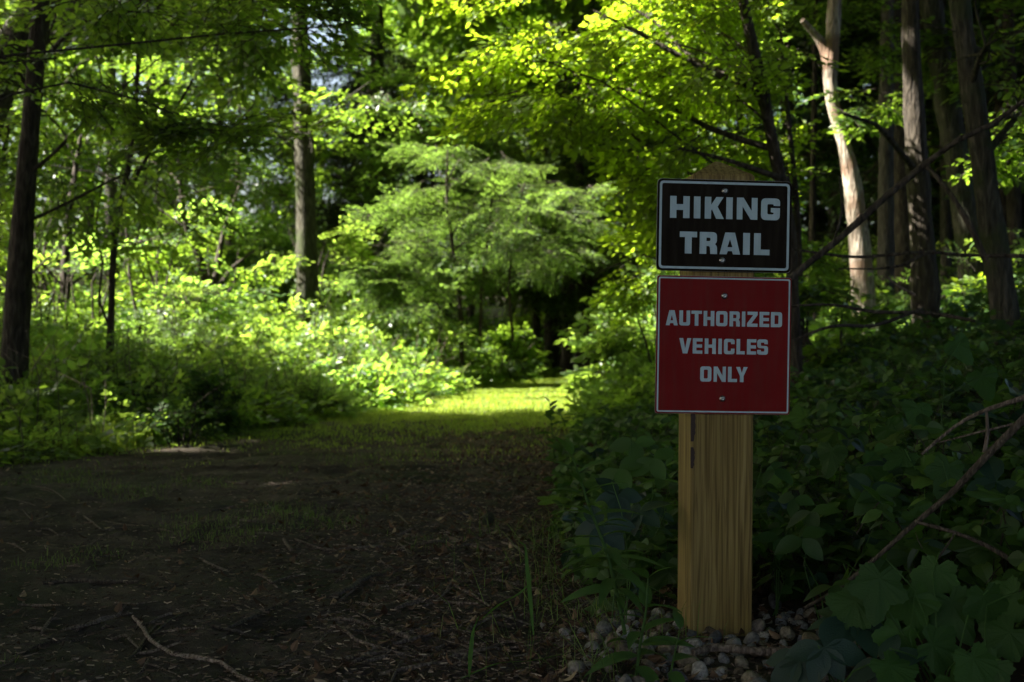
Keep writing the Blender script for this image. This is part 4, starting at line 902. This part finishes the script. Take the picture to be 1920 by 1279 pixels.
stick('straight dark stick slanting at the lower left centre', [(425,1190),(470,1170),(515,1150),(556,1132)], [.004,.006,.005,.003], 'darkstick', 6)
stick('mossy stick lying on the dirt beyond the grey curved one', [(562,984),(600,972),(640,962),(690,955)], [.004,.006,.006,.003], 'darkstick', 7)
stick('short split stub beside the end of the grey curved stick', [(532,1028),(548,1046)], [.005,.006], 'stick', 8)
stick('grey stick in front of the litter heap, centre bottom', [(600,1170),(660,1172),(700,1182),(735,1198),(775,1216)], [.003,.005,.006,.007,.006], 'stick', 9, forks=[([(670,1160),(690,1168),(705,1184)], [.002,.003,.003])])
stick('thin stick across the trail litter beyond', [(865,880),(900,878),(940,866),(985,874)], [.006,.008,.008,.005], 'stick', 10)
stick('low stick running to the brown stone', [(800,978),(840,972),(880,966)], [.004,.006,.006], 'darkstick', 11)
stick('pale thin twig under the mossy root like stick', [(710,1112),(750,1108),(790,1112)], [.002,.0025,.0015], 'palestick', 12)
stick('thick grey brown stick lying along the bottom of the stone heap', [(1300,1258),(1340,1253),(1400,1258),(1450,1260),(1490,1262)], [.007,.009,.009,.009,.009], 'stick', 13, lift=3.0)
stick('brown wood chunk in the stones before the post', [(1300,1185),(1322,1196),(1345,1210)], [.006,.010,.008], 'darkstick', 14, lift=1.2)
stick('bottom edge stick slanting in the centre', [(655,1258),(690,1240),(730,1212)], [.004,.005,.003], 'stick', 15)
stick('knotted stick near the bottom centre right', [(710,1270),(790,1262),(850,1250),(880,1240)], [.004,.006,.005,.003], 'stick', 16)
stick('thin bent stick left of the pale crooked one', [(40,1175),(80,1178),(100,1184)], [.004,.004,.003], 'stick', 17)
stick('stick at the litter edge pointing to the weeds', [(905,1095),(940,1108),(1010,1114),(1050,1118)], [.003,.004,.004,.003], 'stick', 18)
stick('grey stick half hidden below the willow leaved weed', [(1075,1150),(1110,1140),(1145,1122)], [.005,.006,.006], 'stick', 19)
stick('dark stick beyond the small far plant on the trail', [(40,1240),(90,1215),(150,1200)], [.004,.005,.003], 'darkstick', 20)
g = np.random.default_rng(66)
for k in range(230):
    v = 880+380*g.random()**.75; u = g.uniform(0, 1150) if g.random() < .55 else g.normal(850, 170)
    if u > 1120 or u < 0: continue
    a = g.normal(.1, .7); Lp = g.uniform(30, 130)*(v-640)/500; c2 = g.normal(0, .12)
    pts = [(u-Lp*math.cos(a)/2, v+Lp*math.sin(a)*.25), (u, v+c2*Lp*.5), (u+Lp*math.cos(a)/2, v-Lp*math.sin(a)*.25)]; r = g.uniform(.0018, .0050)
    stick('small bare twig lying on the dark dirt of the trail', pts, [r*.8, r, r*.5], ['stick', 'darkstick', 'stick'][k % 3], 100+k, 'small twigs scattered on the dirt')

# ---------------------------------------------------------------- litter, crumbs and grass
g = np.random.default_rng(12)
def leaves_flat(n, xf, yf, size, mat, name, label, cat, kindsel, tilt=.35):
    b = Buf(); y = yf(n); x = xf(n, y); z = G(x, y)+.002+g.random(n)*.010
    sh = kindsel; V0, F0 = sh
    Rm = rot_frames(np.stack([g.normal(0, 1, n), g.normal(0, 1, n), g.normal(0, .15, n)], -1), upn(g, n, tilt))*(size*g.uniform(.5, 1.2, n))[:, None, None]
    W = np.einsum('nij,vj->nvi', Rm, V0)+np.stack([x, y, z], -1)[:, None]
    b.add(W, (F0[None]+(np.arange(n)*len(V0))[:, None, None]).reshape(-1, F0.shape[1]))
    return setp(b.obj(name, [M[mat]]), label, cat, kind='stuff')
CURL = strip_leaf(.3, 6, .8, -.35, -.12)
leaves_flat(3800, lambda n, y: interp(y, XR)+g.normal(-.12, .36, n)*(.7+.1*y), lambda n: 2.3+g.random(n)**1.3*8, .030, 'dead', 'leaf_litter', 'brown dead leaves along the right edge of the trail', 'leaf litter', CURL)
leaves_flat(6000, lambda n, y: interp(y, XR)+1.5+g.random(n)*y*.4, lambda n: 8+g.random(n)*22, .09, 'dead', 'hillside_litter', 'brown dead leaves and litter on the shaded hillside at the right', 'leaf litter', CURL)
leaves_flat(420, lambda n, y: g.uniform(-1, .15, n)*y*.5, lambda n: 2.5+g.random(n)*8, .03, 'dead', 'scattered_leaves', 'few scattered dead leaves on the dirt', 'leaf litter', CURL)
leaves_flat(240, lambda n, y: .08+.75*g.random(n), lambda n: 2.35+.85*g.random(n), .028, 'dead', 'leaves_on_stones', 'dead leaf scraps caught between the stones at the post foot', 'leaf litter', CURL, .7)
leaves_flat(42000, lambda n, y: np.where(g.random(n) < .6, interp(y, XR)-.15+g.normal(0, .45, n), g.uniform(-1.1, .3, n)*y*.45), lambda n: 2.3+g.random(n)**1.4*7, .0135, 'chips', 'wood_crumbs', 'crumbs of bark and wood strewn over the dirt', 'debris', (np.array([(0,.12,0),(0,-.12,0),(1,-.08,.05),(1,.1,0),(.0,.05,.14),(1,.0,.16)]), np.array([(0,1,2,3),(0,3,5,4),(1,4,5,2)])), .3)
def grass(n, xf, yf, h0, h1, name, label, dens=None, wid=.0022, lean=.45, mt='grass'):
    b = Buf(); y = yf(n); x = xf(n, y)
    if dens is not None: k = g.random(n) < dens(x, y); x, y = x[k], y[k]; n = len(x)
    z = G(x, y)-.001; h = g.uniform(h0, h1, n)*(.45+.55*sstep(7, 13, y) if name == 'trail_grass' else 1); a = g.uniform(0, 6.28, n); la = g.uniform(0, 6.28, n); ln = np.abs(g.normal(0, lean, n))
    d = np.stack([np.cos(a), np.sin(a), 0*a], -1); l = np.stack([np.cos(la)*ln, np.sin(la)*ln, 0*a], -1); p = np.stack([x, y, z], -1)
    wv_ = (wid*g.uniform(.6, 1.3, n)*(.6+.06*y))[:, None]; hh = h[:, None]; U = np.array([0, 0, 1.])
    V = np.stack([p-d*wv_, p+d*wv_, p+d*wv_*.8+(U*.55+l*.35)*hh, p-d*wv_*.8+(U*.55+l*.35)*hh, p+(U*.85+l*1.1)*hh], 1)
    i = (np.arange(n)*5)[:, None]
    b.add(V, np.concatenate([i+np.array([0, 1, 2, 3])])); b.add(V.reshape(-1, 3)[:0], np.zeros((0, 3)))
    F3 = i+np.array([3, 2, 4]); b.F.append((F3, 0))
    return setp(b.obj(name, [M[mt]]), label, 'grass', kind='stuff')
def dtrail(x, y):
    c = (interp(y, XL)+interp(y, XR))/2
    d_ = sstep(6.0, 12.5, y+2.3*vnoise(x*1.4, y*1.0, 2)+1.0*vnoise(x*5, y*3.3))**1.3; return d_
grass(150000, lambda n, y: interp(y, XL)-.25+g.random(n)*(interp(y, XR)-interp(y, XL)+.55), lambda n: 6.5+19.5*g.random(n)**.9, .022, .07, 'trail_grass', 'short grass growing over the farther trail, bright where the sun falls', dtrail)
def dpatch(x, y):
    v = vnoise(x*1.5+1, y*1.1+2, 1.7)+.35*vnoise(x*5, y*4, .4); lf = (x < -.18*y+.1)
    return np.clip((v-.36+.16*lf+.05*(y-5)*(y > 5))*1.4, 0, .75)
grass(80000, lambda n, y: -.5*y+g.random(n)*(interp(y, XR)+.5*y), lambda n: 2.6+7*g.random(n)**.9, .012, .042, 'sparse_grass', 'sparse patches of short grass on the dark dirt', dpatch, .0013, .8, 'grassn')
# longer blades by the weeds
def dlong(x, y): return np.clip((vnoise(x*7, y*6, 3)+.15), 0, 1)
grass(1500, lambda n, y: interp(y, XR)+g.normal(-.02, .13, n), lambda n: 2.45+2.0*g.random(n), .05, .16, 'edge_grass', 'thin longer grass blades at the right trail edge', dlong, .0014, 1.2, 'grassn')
grass(16000, lambda n, y: np.where((g.random(n) < .55) | (y < 11), interp(y, XL)-g.random(n)*.6, interp(y, XR)+.1+g.random(n)*.4), lambda n: 7+15*g.random(n), .08, .24, 'verge_grass', 'taller grass among the herbs on both trail edges', None, .0024, .5)

# ---------------------------------------------------------------- near plants
def weed(label, pts, rad, leaves, L, seed, matn='weed', shape=LAN, name='weed_plant', droop=.35, wide=1.0, top=True, group=None):
    g = np.random.default_rng(seed); base = np.array(pts[0]); t = empty(name, base, label, 'plant', group)
    s = Buf(); path = tube(s, pts, rad, 6, .02, seed=seed); s.obj('stem', M[matn], t, smooth=True)
    c = Buf(); V0, F0 = shape
    for k in range(leaves):
        f_ = .12+.88*(k+.5)/leaves; q = path[min(len(path)-1, int(f_*len(path)))]; a = k*2.4+g.normal(0, .3)
        up = .9*f_**4; d_ = np.array([math.cos(a), math.sin(a)*.9, .35-droop*(1-f_)+up+g.normal(0, .12)])
        l_ = L*(1-.45*f_**3)*g.uniform(.75, 1.1)*(.6 if f_ < .2 else 1)
        c.add((V0*np.array([1, wide, 1])*l_)@rot_frames(d_, np.array([g.normal(0, .2), g.normal(0, .2), 1])).T+q, F0)
    c.obj('foliage', M[matn], t, smooth=True); return t
Dw = 2.62
weed('tall willow leaved weed with drooping narrow leaves, left of the post', [P(1172, 1190, Dw), P(1158, 1120, Dw), P(1135, 1030, Dw), P(1105, 950, Dw), P(1085, 890, Dw), P(1072, 855, Dw)], [.004, .0038, .0035, .003, .0022, .001], 34, .12, 1, wide=1.15)
weed('second narrow leaved weed in front of the stones and post, lower and leaning right', [P(1190, 1290, 2.5), P(1200, 1210, 2.5), P(1212, 1140, 2.5), P(1215, 1085, 2.5)], [.0032, .003, .0025, .001], 14, .105, 2, shape=strip_leaf(.17, 9, .75, .4, .04), droop=.5)
weed('short broad leaved weed bending over the stone heap', [P(1250, 1300, 2.45), P(1262, 1240, 2.45), P(1275, 1180, 2.45)], [.0025, .002, .001], 7, .09, 3, shape=strip_leaf(.17, 9, .75, .5, .04), droop=.5)
weed('small weed with upright tip on the trail edge, farther back', [P(1040, 870, 6.5), P(1036, 815, 6.5), P(1030, 755, 6.5)], [.004, .003, .001], 10, .10, 4, matn='ivy', shape=OV)
weed('low leafy sprig at the trail edge before the sunlit grass', [P(1060, 800, 7.6), P(1050, 775, 7.6), P(1035, 770, 7.6)], [.004, .003, .001], 9, .10, 5, matn='ivy', shape=OV)
def blade(label, pts, r0, seed):
    b = Buf(); n = 14; p, _ = resample(pts, np.ones(len(pts)), .01); n = len(p); x = np.linspace(0, 1, n); hw = r0*np.clip(np.sin(np.pi*(x*.93+.05))**.7, .05, 1)
    s_ = np.array([1, .25, 0])/1.03; V = np.concatenate([p-s_*hw[:, None], p+np.array([0, .002, -.002]), p+s_*hw[:, None]]); i = np.arange(n-1)
    b.add(V, np.concatenate([np.stack([i, i+1, i+1+n, i+n], 1), np.stack([i+n, i+1+n, i+1+2*n, i+2*n], 1)]))
    setp(b.obj('grass_blade', M['weed'], None, True, np.array(pts[0])), label, 'grass blade')
blade('tall upright broad grass blade folded over at its tip', [P(1000, 1190, 2.6), P(994, 1120, 2.6), P(988, 1060, 2.6), P(984, 1022, 2.6), P(972, 1014, 2.6)], .0045, 1)
blade('broad grass blade arching to the right of the folded one', [P(905, 1160, 2.75), P(935, 1135, 2.72), P(975, 1112, 2.7), P(1000, 1085, 2.7)], .004, 2)
blade('broad grass blade standing below in the bottom centre', [P(880, 1270, 2.5), P(882, 1230, 2.5), P(888, 1180, 2.5), P(898, 1155, 2.5)], .0045, 3)
blade('long low grass blade lying across the bottom centre', [P(860, 1275, 2.5), P(930, 1245, 2.5), P(1000, 1238, 2.5), P(1060, 1225, 2.5)], .004, 4)
# large lobed leaf vines, lower right
def leafplant(label, spots, shape, size, mat, seed, name='vine_plant', tilt=.3, face=(-.1, -.75, .7)):
    g = np.random.default_rng(seed); ps = [P(*s_) for s_ in spots]; b0 = np.mean(ps, 0); b0[2] = float(H(b0[0], b0[1])); t = empty(name, b0, label, 'plant')
    s = Buf(); c = Buf()
    for q, s_ in zip(ps, spots):
        d_ = np.array([g.normal(0, .8), g.normal(-.2, .2), -1+g.normal(0, .3)]); up = np.array(face)+g.normal(0, tilt, 3)
        c.add((shape[0]*size*g.uniform(.85, 1.12))@rot_frames(d_, up).T+q, shape[1])
        limb(s, b0+g.normal(0, .01, 3), q, .0022, .0014, g, .12, .06, 5)
    s.obj('stem', M['weed'], t, smooth=True); c.obj('foliage', M[mat], t); return t
leafplant('vine with large maple shaped leaves at the bottom right', [(1700,1110,2.42), (1650,1075,2.4), (1740,1205,2.35), (1780,1120,2.45), (1845,1110,2.4), (1900,1180,2.35), (1820,1225,2.3), (1690,1180,2.4), (1760,1060,2.5), (1870,1240,2.3), (1780,1270,2.3), (1910,1110,2.4), (1660,1240,2.32), (1610,1120,2.45)], lobed_leaf(5, 1), .074, 'grape', 1)
leafplant('vine with maple shaped leaves beside the fork of the long fallen branch', [(1690,1010,2.85), (1780,870,3.0), (1850,980,2.9), (1890,930,2.95), (1700,850,3.1)], lobed_leaf(5, 2), .070, 'grape', 2)
leafplant('vine with broad leaves halfway up the right bank', [(1620,870,3.3), (1560,840,3.4), (1660,800,3.5), (1720,760,3.6), (1840,700,3.6), (1790,640,3.9)], lobed_leaf(3, 3), .075, 'grape', 3)
def five(label, spots, size, mat, seed, k=5, name='creeper_plant'):
    g = np.random.default_rng(seed); ps = [P(*s_) for s_ in spots]; b0 = np.mean(ps, 0); b0[2] = float(H(b0[0], b0[1])); t = empty(name, b0, label, 'plant'); s = Buf(); c = Buf()
    for q in ps:
        up = np.array([-.1, -.6, .75])+g.normal(0, .25, 3); a0 = g.uniform(0, 6.28)
        e1 = np.cross(up, [0, 1, 0.3]); e1 /= np.linalg.norm(e1); e2 = np.cross(up, e1); e2 /= np.linalg.norm(e2)
        for i in range(k):
            a = -1.57+(i-(k-1)/2)*(1.05 if k == 5 else 1.6)+g.normal(0, .12)+(a0-3.14)*.25; d_ = e1*math.cos(a)-e2*math.sin(a)+np.array([0, 0, -.1])
            c.add((OV[0]*size*g.uniform(.75, 1.1))@rot_frames(d_, up+g.normal(0, .15, 3)).T+q, OV[1])
        limb(s, b0+g.normal(0, .01, 3), q, .002, .0013, g, .12, .06, 5)
    s.obj('stem', M['weed'], t, smooth=True); c.obj('foliage', M[mat], t, smooth=True); return t
five('bluish five leaflet creeper beside the stones at the bottom right', [(1600,1165,2.45), (1545,1215,2.4), (1660,1245,2.35), (1500,1235,2.42)], .088, 'blue', 1)
five('three leaflet plant in front of the fallen branch', [(1642,930,2.95), (1520,960,3.0), (1505,1010,2.9)], .072, 'ivy', 2, 3)
five('dark bluish creeper left of the post behind the tall weed', [(1160,930,3.0), (1200,960,2.95), (1130,985,2.9)], .075, 'blue', 3, 5)
five('green three leaflet plant close right of the post', [(1450,880,3.15), (1490,935,3.1), (1462,1010,3.0), (1440,960,3.1)], .062, 'grape', 4, 3)
five('bright three leaflet vine left of the post below the red sign', [(1225,860,3.4), (1190,830,3.6), (1245,900,3.3), (1160,880,3.4)], .075, 'weed', 5, 3)
five('low three leaflet plant under the long fallen branch', [(1590,1060,2.75), (1560,1100,2.65), (1630,1130,2.6)], .065, 'ivy', 6, 3)
print("polys", sum(len(m.polygons) for m in bpy.data.meshes))
